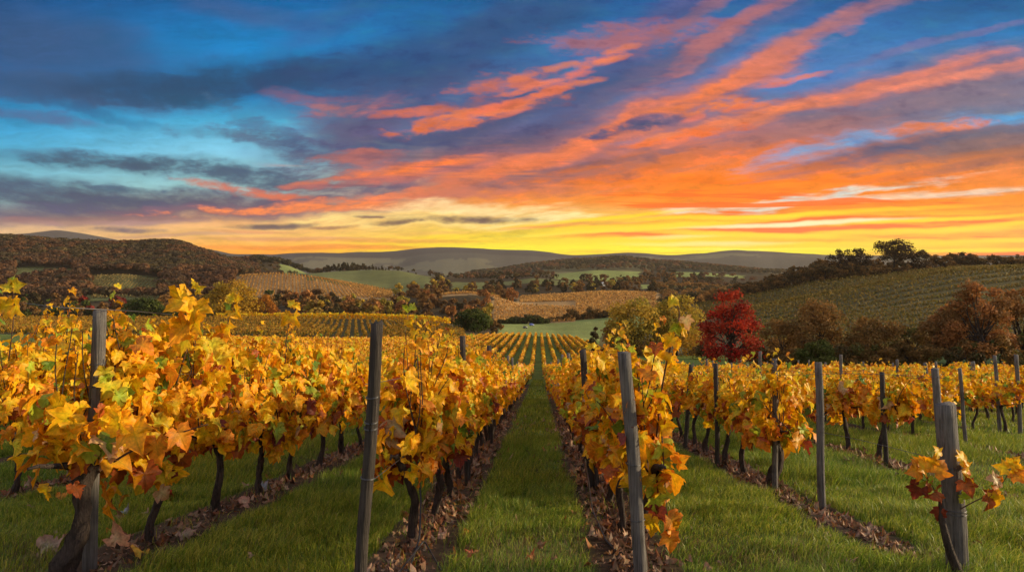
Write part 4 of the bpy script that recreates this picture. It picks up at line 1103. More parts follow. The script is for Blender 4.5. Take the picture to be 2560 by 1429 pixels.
def far_tree(label, group, kind, px, Y, H, wr=.95, top=None):
    x = X_at(px, Y); z = gz(x, Y)
    if top is not None: H = max(3.0, -(top - HOR) / F_PX * Y - z)
    r_ = abs(int(px * 13.7 + Y * 3.1))
    tm, cm = far_shape(kind, r_ % 4)[:2]
    root = bpy.data.objects.new('tree', None); COL.objects.link(root); root.empty_display_size = 1
    root.location = (x, Y, z - .2); root.rotation_euler = (0, 0, (r_ % 63) / 10.0); root.scale = (H * wr, H * wr, H)
    tag(root, label, 'tree', group)
    link('trunk', tm, root); link('crown', cm, root)
    return root

# trees of the ridge on the right
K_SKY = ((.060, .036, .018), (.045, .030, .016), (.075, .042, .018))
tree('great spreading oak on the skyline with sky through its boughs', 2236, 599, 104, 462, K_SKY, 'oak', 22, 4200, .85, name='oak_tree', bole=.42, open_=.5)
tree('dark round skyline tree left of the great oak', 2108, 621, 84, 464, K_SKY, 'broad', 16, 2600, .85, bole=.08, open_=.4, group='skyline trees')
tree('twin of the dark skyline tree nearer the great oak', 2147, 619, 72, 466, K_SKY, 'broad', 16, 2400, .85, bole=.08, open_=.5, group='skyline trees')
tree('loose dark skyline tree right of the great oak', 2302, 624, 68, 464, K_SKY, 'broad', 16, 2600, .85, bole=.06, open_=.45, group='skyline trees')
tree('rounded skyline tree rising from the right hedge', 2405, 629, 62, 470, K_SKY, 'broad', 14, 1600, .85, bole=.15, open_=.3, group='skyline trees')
for k, px in enumerate(range(1745, 2335, 20)):
    for r_ in range(2):
        Y = 452 + r_ * 22 + 5 * math.sin(k * 2.3)
        tp = np.interp(px, [1740, 1800, 1900, 1990, 2040, 2090, 2330], [742, 722, 694, 668, 652, 648, 655]) + (10 if r_ == 0 else 0) + 5 * math.sin(k * 1.9 + r_)
        far_tree('brown bushy tree in the wood along the ridge below the oak', 'brown trees in the ridge wood', 'ridge', px + 6 * r_ + 3 * math.sin(k), Y, 0, 1.15 + .2 * math.sin(k * 1.3), top=tp)
for k, px in enumerate(range(2335, 2680, 15)):
    far_tree('dark hedge tree on the skyline right of the oak', 'dark hedge trees on the skyline', 'ridge', px, 470 + 4 * math.sin(k * 2.1), 0, 1.3, top=640 + 5 * math.sin(k * 1.7) - (4 if k % 3 == 0 else 0))
# grove and dark treelines of the middle distance
for k, px in enumerate(np.linspace(788, 972, 24)):
    far_tree('dark tree in the grove crowning the green hill', 'dark trees in the hilltop grove', 'dark', px, 1165 + 12 * math.sin(k * 2.7), 0, .85, top=np.interp(px, [788, 820, 860, 900, 975], [678, 664, 657, 660, 668]) + 3 * math.sin(k * 4.1))
for px, tp, w, nm in [(995, 668, 1.0, 'single round tree on the skyline right of the hilltop grove'), (1075, 673, .5, 'slim pale tree standing tall on the far hedge'), (1092, 681, .9, 'round dark tree beside the slim pale one'), (1020, 683, 1.2, 'low bush on the green hill shoulder'), (1040, 686, 1.2, 'second low bush on the green hill shoulder'), (1120, 687, 1.1, 'small round tree left of the dark treeline')]:
    far_tree(nm, None, 'dark', px, 1165, 0, w, top=tp)
for k, px in enumerate(np.linspace(1140, 1392, 30)):
    far_tree('dark tree in the long hedge across the valley', 'dark trees of the valley hedge', 'dark', px, 1155 + 10 * math.sin(k * 1.9), 0, 1.0, top=np.interp(px, [1140, 1200, 1310, 1392], [690, 684, 679, 690]) + 3 * math.sin(k * 3.3))
far_tree('lone tiny tree on the pale green field crest', None, 'dark', 1493, 1398, 0, .9, top=674)
far_tree('round dark tree at the right edge of the pale field', None, 'dark', 1552, 1190, 0, 1.0, top=686)
# autumn trees of the valley bottom and of the lower left
g = np.random.default_rng(2025)
def scatter(label, group, kinds, box_, count, Hr, wr=(.85, 1.15), avoid=True, gap=.75, mass=False):
    pts = []; tries = 0; geo = Geo()
    while len(pts) < count and tries < count * 60:
        tries += 1
        px = g.uniform(box_[0], box_[1]); Y = g.uniform(box_[2], box_[3]); H = g.uniform(*Hr); x = X_at(px, Y)
        if avoid and any(Y > d0 - 4 and Y < d1 + 4 and a - 6 < px < b + 6 for d0, d1, a, b, c in FIELDS if c != G_WOOD): continue
        if 212 < px < 408 and 470 < Y < 640 or 30 < px < 190 and Y > 600: continue
        if any((x - q[0]) ** 2 + (Y - q[1]) ** 2 < (gap * (H + q[2]) / 2) ** 2 for q in pts): continue
        pts.append((x, Y, H)); k = kinds[int(g.integers(0, len(kinds)))]
        if mass:
            V, T, C = far_shape(k, len(pts) % 4)[2:]; a = g.uniform(0, 6.28); w_ = H * g.uniform(*wr)
            geo.add(np.stack([x + w_ * (V[:, 0] * math.cos(a) - V[:, 1] * math.sin(a)), Y + w_ * (V[:, 0] * math.sin(a) + V[:, 1] * math.cos(a)), gz(x, Y) - .3 + H * V[:, 2]], 1), T, C)
            continue
        far_tree(label[k] if isinstance(label, dict) else label, (group + ' ' + k) if isinstance(label, dict) else group, k, px, Y, H, g.uniform(*wr))
    if mass: tag(link('woodland', geo.data('woodland', m_crown, False)), mass, 'wood', kind='stuff')
scatter({'brown': 'brown autumn tree in the belt behind the golden vineyard crest', 'rust': 'rust coloured tree in the belt behind the golden vineyard crest', 'olive': 'olive tree in the belt behind the golden vineyard crest', 'dark': 'dark tree in the belt behind the golden vineyard crest'}, 'belt trees', ['brown', 'brown', 'rust', 'olive', 'dark'], (700, 1250, 385, 545), 62, (8, 13.5))
scatter({'brown': 'brown tree in the middle valley below the dark hedge', 'olive': 'olive tree in the middle valley below the dark hedge', 'dark': 'dark tree in the middle valley below the dark hedge'}, 'middle valley trees', ['brown', 'brown', 'olive', 'dark'], (985, 1640, 645, 880), 85, (9, 14), mass='scattered autumn trees filling the middle valley below the dark hedge')
scatter({'brown': 'brown tree standing among the small gold vineyards', 'rust': 'rusty tree standing among the small gold vineyards'}, 'trees among small vineyards', ['brown', 'rust'], (1225, 1440, 545, 600), 12, (8, 13))
scatter({'dark': 'dark tree at the foot of the wooded hill', 'brown': 'brown tree at the foot of the wooded hill', 'green': 'green tree at the foot of the wooded hill'}, 'foot of the hill trees', ['dark', 'brown', 'brown', 'green'], (-40, 700, 395, 620), 85, (8, 13))
far_tree('wine red tree in the hollow under the wooded hill', None, 'red', 298, 520, 0, 1.2, top=738)
far_tree('reddish brown tree left of the wine red one', None, 'red', 205, 520, 0, 1.3, top=742)
scatter({'brown': 'brown tree on the far side of the pale fields', 'dark': 'dark tree on the far side of the pale fields'}, 'trees round the pale fields', ['brown', 'dark'], (1440, 1760, 900, 1240), 45, (9, 13), mass='scattered dark trees round the pale far fields')

# woods that read as one mass
def wood_mass(name, label, px0, px1, d0, d1, gap, Hr, pal, per, leaf, cond=None, seed=1):
    g = np.random.default_rng(seed)
    X, Y = np.meshgrid(np.arange(-1600, 1600, gap), np.arange(d0, d1, gap))
    X = X + g.uniform(-.42, .42, X.shape) * gap; Y = Y + g.uniform(-.42, .42, Y.shape) * gap
    X, Y = X.ravel(), Y.ravel(); px = 1280 + F_PX * X / Y
    m = (px > px0) & (px < px1) & (Y > d0) & (Y < d1)
    for a0, a1, a, b, c in FIELDS: m &= ~((Y > a0 - 2) & (Y < a1 + 2) & (px > a - 2) & (px < b + 2))
    if cond is not None: m &= cond(px, Y)
    X, Y = X[m], Y[m]; n_ = len(X)
    Z = ground_z(X, Y); H = g.uniform(*Hr, n_); W = H * g.uniform(.36, .56, n_)
    pal = np.array(pal)
    patch = np.clip((fbm(X / 60, Y / 60, 3, 91) + .6) / 1.2, 0, .999)
    base = pal[np.clip((patch * len(pal) + g.normal(0, .6, n_)).astype(int), 0, len(pal) - 1)] * g.uniform(.82, 1.15, (n_, 1))
    t = np.repeat(np.arange(n_), per); m_ = len(t)
    d = unit(g.normal(0, 1, (m_, 3))); d[:, 2] = np.abs(d[:, 2]) * np.where(g.random(m_) < .85, 1, -.5)
    lob = g.integers(0, 4, m_); ang = lob * 1.57 + t * 2.1
    cx = .42 * np.cos(ang); cy = .42 * np.sin(ang); cz = np.where(lob == 0, .15, -.05)
    rr = .55 + .45 * g.random(m_) ** .6
    Pp = np.stack([X[t] + W[t] * (cx + .66 * d[:, 0] * rr), Y[t] + W[t] * (cy + .66 * d[:, 1] * rr), Z[t] + H[t] * (.62 + .2 * cz + .36 * d[:, 2] * rr)], 1)
    C = base[t] * g.uniform(.9, 1.1, (m_, 1))
    geo = Geo(); cards(geo, Pp, d + g.normal(0, .22, d.shape), leaf * H[t] / 12 * g.uniform(.7, 1.3, m_), C, g)
    o = link(name, geo.data(name, m_crown, False))
    tag(o, label, 'wood', kind='stuff')
    print(name, n_, 'trees')
wood_mass('forest', 'russet forest covering the large hill on the left', -140, 645, 625, 1260, 9.5, (10, 15), [tuple(v * .85 for v in c) for c in K_WOOD], 110, 2.3, cond=lambda px, Y: px < np.interp(Y, [625, 800, 1000, 1260], [560, 590, 640, 660]), seed=3)
wood_mass('forest', 'dark wood over the small hill behind the forest ridge', 560, 800, 1330, 1520, 13, (11, 15), K_DRK + K_WOOD[:1], 60, 2.8, seed=4)
wood_mass('forest', 'hazy brown wood along the low hills below the sunset', 1180, 1960, 1900, 2330, 17, (11, 16), K_WOOD + K_DRK, 45, 3.6, seed=5)
wood_mass('forest', 'brown woods and hedges in the folds behind the fields', 640, 1900, 900, 1330, 22, (8, 12), K_DRK + K_WOOD, 55, 2.4, cond=lambda px, Y: (fbm(px / 60, Y / 80, 3, 55) > .02) & ((Y < 1120) | (Y > 1180)), seed=6)
wood_mass('forest', 'dark hedges along the foot of the right ridge', 1640, 1900, 480, 860, 12, (7, 11), K_BRN + K_DRK, 70, 1.9, seed=7)

# ================================================================== grass
def tall(X, Y):
    """how lush the sward is: tussocks along the rows' edges, thin in the trodden middle"""
    return np.clip(.55 + .55 * fbm(X * .9, Y * .9, 3, 140) + .35 * fbm(X * 3.1, Y * 3.1, 2, 141), .12, 1.35)
def bare(X, Y):
    """worn, dry patches"""
    c = np.exp(-(((X - .26) / .62) ** 2 + ((Y - 5.9) / .55) ** 2)) * 1.1
    return np.clip(c + .5 * np.clip(fbm(X * .55 + 7, Y * .55, 3, 150) - .20, 0, 1) * 3, 0, 1)
GREENS = np.array([1.55, 1.45, 1.3]) * np.array([(.080, .145, .014), (.115, .190, .018), (.165, .230, .024), (.220, .255, .032), (.055, .105, .012), (.26, .27, .05)])
STRAW = np.array([(.20, .15, .06), (.26, .19, .08), (.15, .10, .045)])
def sow(y0, y1, dens, w0, h0, segs, seed, margin=1.6):
    g = np.random.default_rng(seed)
    Ymax = y1; Wd = .80 * y1 + margin
    n_ = int(dens * 2 * Wd * (y1 - y0))
    X = g.uniform(-Wd, Wd, n_); Y = g.uniform(y0, y1, n_)
    m = np.abs(X) < .80 * Y + margin
    X, Y = X[m], Y[m]
    s = soil_mask(X, Y); t = tall(X, Y); b = bare(X, Y)
    keep = g.random(len(X)) < (1 - .97 * np.clip(s * 1.15, 0, 1)) * (1 - .55 * b) * (.45 + .55 * np.clip(t, 0, 1))
    X, Y, t, b, s = X[keep], Y[keep], t[keep], b[keep], s[keep]
    n_ = len(X); Z = ground_z(X, Y) - .005
    H = h0 * (.30 + 1.05 * t ** 1.4) * g.uniform(.55, 1.35, n_) * (1 - .45 * b)
    Wb = w0 * g.uniform(.7, 1.3, n_)
    a = g.uniform(0, 6.283, n_); lean = g.uniform(.1, .95, n_) * H
    wind = fbm(X * 1.7, Y * 1.7, 2, 160) * 2.5
    la = np.where(g.random(n_) < .6, wind + g.normal(0, .7, n_), g.uniform(0, 6.283, n_))
    dx, dy = np.cos(la) * lean, np.sin(la) * lean
    wx, wy = -np.sin(a) * Wb * .5, np.cos(a) * Wb * .5
    c = GREENS[g.integers(0, len(GREENS), n_)]
    warm = np.clip(.5 + .6 * fbm(X * .4, Y * .4, 2, 170), 0, 1)[:, None]
    c = c * (1 - warm) * np.array([.85, .95, 1.0]) + c * warm * np.array([1.35, 1.10, .9])
    dry = (g.random(n_) < .04 + .55 * b)
    c[dry] = STRAW[g.integers(0, 3, dry.sum())]
    c = c * g.uniform(.75, 1.25, (n_, 1))
    if segs == 2:
        mx, my, mz = X + dx * .32, Y + dy * .32, Z + H * .60
        V = np.stack([np.stack([X - wx, Y - wy, Z], 1), np.stack([X + wx, Y + wy, Z], 1), np.stack([mx - wx * .75, my - wy * .75, mz], 1), np.stack([mx + wx * .75, my + wy * .75, mz], 1), np.stack([X + dx, Y + dy, Z + H * .98 - .15 * lean], 1)], 1)
        A = np.arange(n_) * 5
        T = np.vstack([np.stack([A, A + 1, A + 3], 1), np.stack([A, A + 3, A + 2], 1), np.stack([A + 2, A + 3, A + 4], 1)])
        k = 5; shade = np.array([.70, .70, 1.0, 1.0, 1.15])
    else:
        V = np.stack([np.stack([X - wx, Y - wy, Z], 1), np.stack([X + wx, Y + wy, Z], 1), np.stack([X + dx, Y + dy, Z + H], 1)], 1)
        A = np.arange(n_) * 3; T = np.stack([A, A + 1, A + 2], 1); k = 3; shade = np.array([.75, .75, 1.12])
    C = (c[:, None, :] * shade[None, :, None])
    print('grass', y0, n_)
    return V.reshape(-1, 3), T, C.reshape(-1, 3)
geo = Geo()
geo.add(*sow(3.2, 9.0, 5000, .0056, .145, 2, 1))
geo.add(*sow(9.0, 16.0, 1900, .0095, .135, 1, 2))
geo.add(*sow(16.0, 34.0, 460, .018, .135, 1, 3))
geo.add(*sow(34.0, 75.0, 55, .045, .13, 1, 4))
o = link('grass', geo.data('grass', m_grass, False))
tag(o, 'green grass growing between the vine rows', 'grass', kind='stuff')

# ================================================================== leaf litter on the bare strips, and single fallen leaves
g = np.random.default_rng(31)
LIT = .9 * np.array([(.22, .12, .06), (.30, .17, .085), (.16, .085, .045), (.36, .22, .12), (.26, .10, .04), (.42, .28, .17), (.12, .07, .04), (.34, .15, .04)])
geo = Geo(); Xs = []; Ys = []
for n_ in range(-3, 4):
    y0 = max(3.4, row_start(n_) - 3.2); y1 = 24.0 if n_ in (-1, 0) else 16.0
    m_ = int((y1 - y0) * (115 if n_ in (-1, 0) else 62))
    Y = y0 + (y1 - y0) * g.random(m_) ** 1.5
    Xs.append(row_x(n_, Y) + g.normal(0, 1, m_) * np.where(g.random(m_) < .12, .45, (.13 if n_ in (-1, 0) else .11))); Ys.append(Y)
X = np.concatenate(Xs); Y = np.concatenate(Ys); Z = ground_z(X, Y) + g.uniform(.004, .045, len(X))
m_ = len(X)
Nn = np.stack([g.normal(0, .45, m_), g.normal(-.1, .45, m_), np.ones(m_)], 1); Td = np.stack([g.normal(0, 1, m_), g.normal(0, 1, m_), g.normal(0, .2, m_)], 1)
nearm = Y < 9
for lod, mm in ((0, nearm & (np.arange(m_) % 3 == 0)), (1, nearm & (np.arange(m_) % 3 != 0)), (2, ~nearm)):
    c = LIT[g.integers(0, len(LIT), mm.sum())] * g.uniform(.7, 1.2, (mm.sum(), 1))
    place_leaves(geo, lod, np.stack([X, Y, Z], 1)[mm], Nn[mm], Td[mm], g.uniform(.04, .105, mm.sum()) * (1 if lod < 2 else 1.3), c, g, curl=-1.8)
o = link('fallen_leaves', geo.data('fallen_leaves', m_litter, False))
tag(o, 'dry brown leaves littering the bare strips under the vines', 'leaves', kind='stuff')

def fallen(label, px, py, wpx, col, N_=(0, -.3, 1), ang=0.0, curl=0):
    """one leaf lying on the ground where the sight line through (px, py) meets it"""
    Y = 4.0
    for _ in range(40):
        Y = F_PX * -gz(X_at(px, Y), Y) / (py - HOR)
    x = X_at(px, Y); s = wpx / F_PX * Y / 1.15
    gg = Geo(); q = np.random.default_rng(int(px + py))
    Nv = np.array([N_], float) + q.normal(0, .15, (1, 3))
    place_leaves(gg, 0, np.array([[0, 0, .055]]), Nv, np.array([[math.cos(ang), math.sin(ang), .05]]), np.array([s]) * .9, np.array([col]), q, curl=-2.0)
    tag(link('fallen_leaf', gg.data('fallen_leaf', m_litter), loc=(x, Y, gz(x, Y))), label, 'leaf', 'single fallen leaves')
PINK = (.52, .30, .20); RED = (.36, .05, .02); ORA = (.62, .24, .03); PALE = (.38, .27, .18); GREY = (.27, .27, .28); BRO = (.30, .16, .08); YEL = (.70, .42, .05)
fallen('big curled pink and yellow leaf on the soil by the thick trunk', 292, 1378, 70, (.58, .32, .16), (.1, -.7, .7), 2.0)
fallen('pale folded leaf left of the thick trunk base', 95, 1388, 78, PALE, (.2, -.5, .8), .6)
fallen('tan crumpled leaf close against the thick trunk', 172, 1362, 62, PINK, (-.3, -.5, .8), 1.2)
fallen('bright orange leaf tip right of the thick trunk', 266, 1340, 46, ORA, (0, -.6, .8), .3)
fallen('dark red leaf in the grass between the left rows', 402, 1254, 44, RED, (.2, -.8, .6), 1.0)
fallen('dull red leaf next to the dark red one', 380, 1244, 34, (.40, .10, .04), (0, -.7, .6), 2.5)
fallen('grey white leaf lying in the left grass', 298, 1292, 34, GREY, (0, -.3, 1), .2)
fallen('orange leaf in the grass left of the thick trunk', 143, 1250, 36, ORA, (.2, -.5, .8), .4)
fallen('brown leaf standing in the grass right of the thick trunk', 296, 1312, 30, BRO, (0, -.9, .4), 1.6)
fallen('pinkish leaf on the grass below the left vines', 378, 1198, 36, (.42, .18, .10), (.1, -.6, .8), .2)
fallen('red brown leaf above the pinkish one', 386, 1182, 28, (.34, .14, .09), (.1, -.6, .8), 2.2)
fallen('cream leaf cluster piece on the soil strip below the second left vine', 450, 1352, 52, PALE, (.3, -.5, .8), .7)
fallen('yellow leaf half in the grass by the soil strip', 360, 1402, 46, YEL, (0, -.5, .8), 2.6)
fallen('pink leaf on the soil strip under the bent left vine', 600, 1270, 44, PINK, (0, -.5, .8), .5)
fallen('pale grey leaf behind the bent left vine', 650, 1226, 36, GREY, (0, -.3, 1), .1)
fallen('orange leaf on the grass path near the left edge', 1167, 1352, 26, ORA, (0, -.7, .6), 1.8)
fallen('rust leaf low on the grass path', 1322, 1410, 30, (.42, .14, .05), (0, -.6, .8), 1.0)
fallen('brown leaf on the worn part of the grass path', 1345, 1376, 26, BRO, (0, -.5, .8), .3)
fallen('red leaf at the bottom of the grass path', 1180, 1402, 28, (.40, .12, .05), (0, -.6, .8), 2.4)
fallen('pale pink leaf on the grass at the bottom frame edge', 2113, 1421, 34, PINK, (0, -.5, .8), .2)
fallen('tan leaf at the path edge below the near left vines', 1092, 1352, 40, PINK, (0, -.4, .9), .4)

# ================================================================== hand placed shoots, and the young vine at the stubby post
def shoot(parent, pts, leaves, Y, mat=None, name='shoot', r=.006, side=1.0):
    """a cane drawn through photograph points at distance Y with leaves (px, py, length px, direction deg, pigment)"""
    P_ = np.array([from_px(a, b, Y + (c if len(q) > 2 else 0)) for q in pts for a, b, c in [(q[0], q[1], q[2] if len(q) > 2 else 0)]])
    t = np.linspace(0, 1, 22); tk = np.linspace(0, 1, len(P_))
    pth = np.stack([np.interp(t, tk, P_[:, i]) for i in range(3)], 1)
    for _ in range(3): pth[1:-1] = (pth[:-2] + 2 * pth[1:-1] + pth[2:]) / 4
    off = np.array(parent.location)
    gg = Geo(); gg.add(*tube(pth - off, np.linspace(r, r * .4, 22), 6))
    so = link(name, gg.data(name, mat or m_shoot), parent)
    so.rotation_euler = (0, 0, -parent.rotation_euler[2]); 
    if leaves:
        lg = Geo(); q = np.random.default_rng(int(pts[0][0]))
        for (px, py, L, deg, col) in leaves:
            p0 = np.array(from_px(px, py, Y - .03)) - off
            a = math.radians(deg); Td = np.array([[math.cos(a), q.normal(-.1, .25), math.sin(a)]])
            Nv = np.array([[q.choice([-1, 1]) * q.uniform(.1, side), -1.0, q.normal(.25, .3)]])
            place_leaves(lg, 0, p0[None], Nv, Td, np.array([L / F_PX * Y / 1.22]), np.array([PIG[col]]) , q)
        lo = link('leaf', lg.data('shoot_leaf', m_leaf), so)
    return so
VINE = {}
for o in COL.objects:
    if o.get('category') == 'grapevine': VINE.setdefault(round(o.location.x, 1), []).append(o)
def vine_near(px, Y):
    x = X_at(px, Y)
    return min((o for o in COL.objects if o.get('category') == 'grapevine'), key=lambda o: (o.location.x - x) ** 2 + (o.location.y - Y) ** 2)
v = vine_near(445, 6.4)
shoot(v, [(440, 960), (465, 880), (478, 800), (488, 740), (492, 706)], [(478, 740, 88, 215, 'yel'), (486, 752, 84, -75, 'yel'), (474, 800, 95, 230, 'gold'), (488, 724, 34, 15, 'lem'), (490, 712, 30, 160, 'lem'), (484, 790, 80, -50, 'yel'), (470, 830, 80, 250, 'lem')], 6.2, r=.008)
v = vine_near(30, 7.0)
shoot(v, [(22, 900), (34, 800), (32, 740), (34, 702)], [(34, 760, 60, 200, 'yel'), (38, 756, 64, -40, 'yel'), (32, 722, 40, 170, 'lem'), (33, 716, 40, 10, 'lem'), (33, 706, 26, 100, 'lime')], 7.0)
v = vine_near(570, 7.4)
shoot(v, [(548, 880), (565, 820), (580, 770), (588, 744)], [(578, 768, 42, 200, 'green'), (584, 772, 44, -50, 'yel'), (586, 752, 34, 150, 'lem'), (588, 746, 30, 0, 'yel'), (572, 806, 60, -70, 'yel'), (566, 822, 60, 215, 'gold')], 7.4)
v = vine_near(725, 8.6)
shoot(v, [(712, 870), (722, 810), (730, 775), (734, 756)], [(728, 784, 44, 235, 'yel'), (732, 782, 46, -65, 'yel'), (734, 764, 26, 150, 'lem'), (735, 760, 26, 0, 'yel')], 8.6)
v = vine_near(1000, 5.9)
shoot(v, [(1012, 830), (1020, 795), (1018, 770), (1014, 748)], [(1020, 768, 26, 215, 'lime'), (1022, 766, 28, -25, 'lime'), (1024, 798, 30, -60, 'yel')], 5.9, m_shoot_pale, r=.004)
v = vine_near(1660, 5.6)
shoot(v, [(1640, 1100), (1655, 960), (1672, 880), (1690, 820), (1700, 790), (1696, 765), (1680, 742)],
      [(1686, 742, 40, 235, 'lem'), (1700, 812, 40, 205, 'lime'), (1712, 790, 46, -68, 'tan'), (1703, 808, 48, -75, 'yel'), (1688, 838, 54, 215, 'yel'), (1692, 848, 38, -35, 'yel'), (1680, 886, 48, 245, 'yel'), (1684, 886, 42, 5, 'gold'), (1674, 912, 44, -45, 'yel')], 5.5, r=.008, side=1.9)
shoot(v, [(1655, 1090), (1662, 1200), (1668, 1300), (1660, 1390)], [(1600, 1128, 78, -130, 'tan'), (1622, 1110, 100, -70, 'yel'), (1640, 1190, 74, 265, 'lem'), (1635, 1220, 80, -80, 'lime'), (1632, 1290, 66, -100, 'yel'), (1650, 1262, 66, 240, 'wine'), (1672, 1285, 60, -60, 'org'), (1680, 1310, 56, -40, 'gold'), (1672, 1330, 60, -90, 'org'), (1690, 1160, 48, 20, 'gold')], 5.35)
v = vine_near(1478, 9.3)
shoot(v, [(1470, 960), (1476, 900), (1480, 866)], [(1478, 885, 40, 230, 'yel'), (1482, 882, 40, -60, 'yel'), (1480, 868, 26, 160, 'lem'), (1481, 864, 24, 10, 'lem')], 9.3)
# hanging leaves beside the thick left trunk
v = vine_near(215, 5.3)
shoot(v, [(245, 1180), (320, 1130), (420, 1090), (520, 1060)], [(330, 1060, 105, -60, 'gold'), (280, 1090, 80, 240, 'green'), (300, 1030, 105, -100, 'yel'), (390, 1090, 95, -80, 'org'), (440, 1070, 80, -50, 'org')], 5.05, r=.010)
shoot(v, [(225, 1180), (175, 1120), (130, 1090), (110, 1060)], [(190, 1030, 95, 200, 'yel'), (180, 1090, 88, -20, 'gold'), (165, 1120, 90, 195, 'yel'), (150, 1110, 95, 235, 'yel'), (205, 1150, 62, -110, 'rust'), (160, 1020, 78, 170, 'yel'), (215, 1100, 76, -60, 'lime'), (140, 1075, 86, 250, 'gold'), (190, 1130, 70, 215, 'yel'), (200, 1060, 66, -130, 'yel')], 5.0, r=.006)

x_, y_ = X_at(2382, 5.12), 5.12
yv = bpy.data.objects.new('young_grapevine', None); COL.objects.link(yv); yv.location = (x_, y_, gz(x_, y_)); yv.empty_display_size = .3
tag(yv, 'young vine with red and yellow leaves climbing the stubby thick post', 'grapevine', 'grapevines on the trellis rows')
shoot(yv, [(2400, 1440), (2372, 1370), (2352, 1290), (2352, 1250)], [], 4.98, m_vwood, 'trunk', .036)
shoot(yv, [(2354, 1262), (2330, 1210), (2300, 1195), (2285, 1170)], [(2300, 1170, 58, 190, 'org'), (2318, 1180, 60, 130, 'gold'), (2335, 1185, 58, 60, 'org'), (2330, 1200, 52, 200, 'lime'), (2300, 1205, 60, -110, 'wine'), (2318, 1195, 48, -120, 'rust'), (2340, 1165, 48, 150, 'gold'), (2350, 1140, 36, 105, 'yel'), (2345, 1225, 50, 200, 'rust'), (2350, 1270, 44, -110, 'wine')], 5.0, r=.005)
shoot(yv, [(2400, 1272), (2440, 1250), (2475, 1235), (2510, 1205), (2525, 1170)], [(2405, 1180, 60, 10, 'org'), (2400, 1155, 52, 40, 'yel'), (2410, 1170, 58, -20, 'yel'), (2408, 1230, 48, -60, 'lime'), (2410, 1200, 50, -70, 'rust'), (2470, 1225, 62, -105, 'rust'), (2490, 1210, 62, -30, 'org'), (2480, 1225, 55, -80, 'yel'), (2500, 1200, 48, 160, 'tan'), (2522, 1172, 42, 160, 'yel'), (2526, 1168, 42, 70, 'yel'), (2526, 1172, 44, 15, 'yel'), (2530, 1178, 46, -40, 'org')], 5.05, r=.005)

# ================================================================== small far things
def lowhouse():
    Y = 905.0; x = X_at(1503, Y); z = gz(x, Y)
    r = bpy.data.objects.new('farm_building', None); COL.objects.link(r); r.location = (x, Y, z + .2)
    tag(r, 'long low white farm building among the valley trees', 'building')
    m_wall, n = new_mat('white_render'); out(n, principled(n, (.45, .45, .45), .8).outputs[0])
    m_roof, n = new_mat('grey_roof'); out(n, principled(n, (.40, .42, .46), .6).outputs[0])
    m_pane, n = new_mat('dark_pane'); out(n, principled(n, (.03, .035, .045), .15, .5).outputs[0])
    g_ = Geo(); g_.add(*box(-5.5, 5.5, -3, 3, -3, 2.9)); link('wall', g_.data('wall', m_wall, False), r)
    g_ = Geo()
    V = np.array([(-5.9, -3.5, 2.8), (5.9, -3.5, 2.8), (5.9, 3.5, 2.8), (-5.9, 3.5, 2.8), (-5.9, 0, 4.2), (5.9, 0, 4.2)])
    g_.add(V, np.array([(0, 1, 5), (0, 5, 4), (2, 3, 4), (2, 4, 5), (0, 4, 3), (1, 2, 5), (0, 3, 2), (0, 2, 1)])); link('roof', g_.data('roof', m_roof, False), r)
    for k in range(5):
        g_ = Geo(); g_.add(*box(-5 + k * 2.3, -4.0 + k * 2.3, -3.06, -3.0, .7, 1.9)); link('window', g_.data('window', m_pane, False), r)
lowhouse()
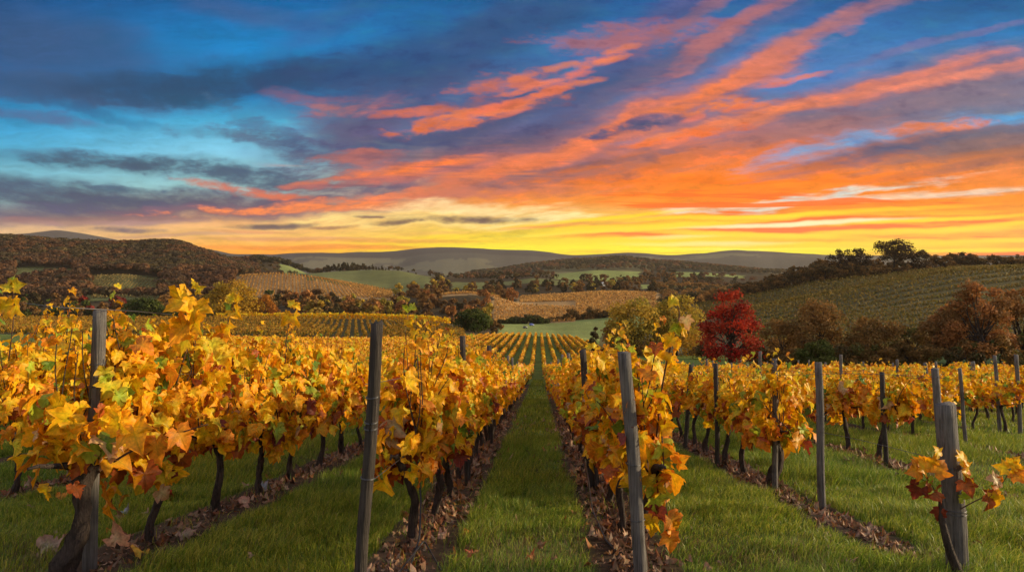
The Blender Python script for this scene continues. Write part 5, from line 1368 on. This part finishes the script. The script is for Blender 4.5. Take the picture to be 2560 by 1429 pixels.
def farm_van(label, px, py, Y, paint, L=3.6, H=1.9):
    x = X_at(px, Y); z = gz(x, Y)
    r = bpy.data.objects.new('parked_van', None); COL.objects.link(r); r.location = (x, Y, z); r.rotation_euler = (0, 0, .2)
    tag(r, label, 'van')
    mp, n = new_mat('van_paint'); out(n, principled(n, paint, .35, .5).outputs[0])
    mg, n = new_mat('van_glass'); out(n, principled(n, (.03, .04, .06), .1, .5).outputs[0])
    mt, n = new_mat('van_tyre'); out(n, principled(n, (.02, .02, .02), .8).outputs[0])
    prof = np.array([(-.5, .25), (.5, .25), (.5, .95), (.30, 1.0), (.16, 1.0 * H), (-.48, H), (-.5, H * .9)]); prof[:, 0] *= L
    nP = len(prof); V = np.vstack([np.column_stack([prof[:, 0], np.full(nP, s * .85), prof[:, 1]]) for s in (-1, 1)])
    T = [(0, i, i + 1) for i in range(1, nP - 1)] + [(nP, nP + i + 1, nP + i) for i in range(1, nP - 1)]
    for i in range(nP): j = (i + 1) % nP; T += [(i, nP + i, nP + j), (i, nP + j, j)]
    g_ = Geo(); g_.add(V, np.array(T)); link('body', g_.data('body', mp, False), r)
    g_ = Geo(); g_.add(*box(-.40 * L, .12 * L, -.87, .87, 1.15, H - .2)); link('window', g_.data('window', mg, False), r)
    for a in (-.3, .3):
        for s in (-.8, .8):
            g_ = Geo(); g_.add(*tube([(a * L, s - .09, .32), (a * L, s + .09, .32)], .32, 12)); link('wheel', g_.data('wheel', mt), r)
farm_van('tiny blue and white van parked below the dark hedge clump', 1329, 819, 402, (.16, .20, .48), 2.6, 1.35)
farm_van('tiny grey car lower down the pasture beneath the hedge', 1313, 825, 375, (.12, .13, .15), 2.2, 1.1)
P_ = [(X_at(2393, 82), 82, gz(X_at(2393, 82), 82) - .2), (X_at(2393, 82), 82, gz(X_at(2393, 82), 82) + 1.9)]
m_or, n = new_mat('orange_paint'); out(n, principled(n, (.75, .16, .03), .5).outputs[0])
g_ = Geo(); g_.add(*tube(P_, .11, 8)); tag(link('marker_stake', g_.data('marker_stake', m_or)), 'small orange marker stake before the big rust orange tree', 'stake')

# ================================================================== evening haze lying over the whole valley
bm_v, bm_t = box(-6000, 6000, -60, 7300, -190, 270)
m_haze, n = new_mat('haze')
pv = n.add('ShaderNodeVolumePrincipled')
pv.inputs['Color'].default_value = (1.0, .86, .68, 1); pv.inputs['Density'].default_value = HAZE; pv.inputs['Anisotropy'].default_value = .25
oo = n.add('ShaderNodeOutputMaterial'); n.l.new(pv.outputs[0], oo.inputs['Volume'])
o = link('haze', mesh_data('haze', bm_v, bm_t, m_haze, smooth=False)); tag(o, kind='stuff', label='thin evening haze over the valley', cat='haze')
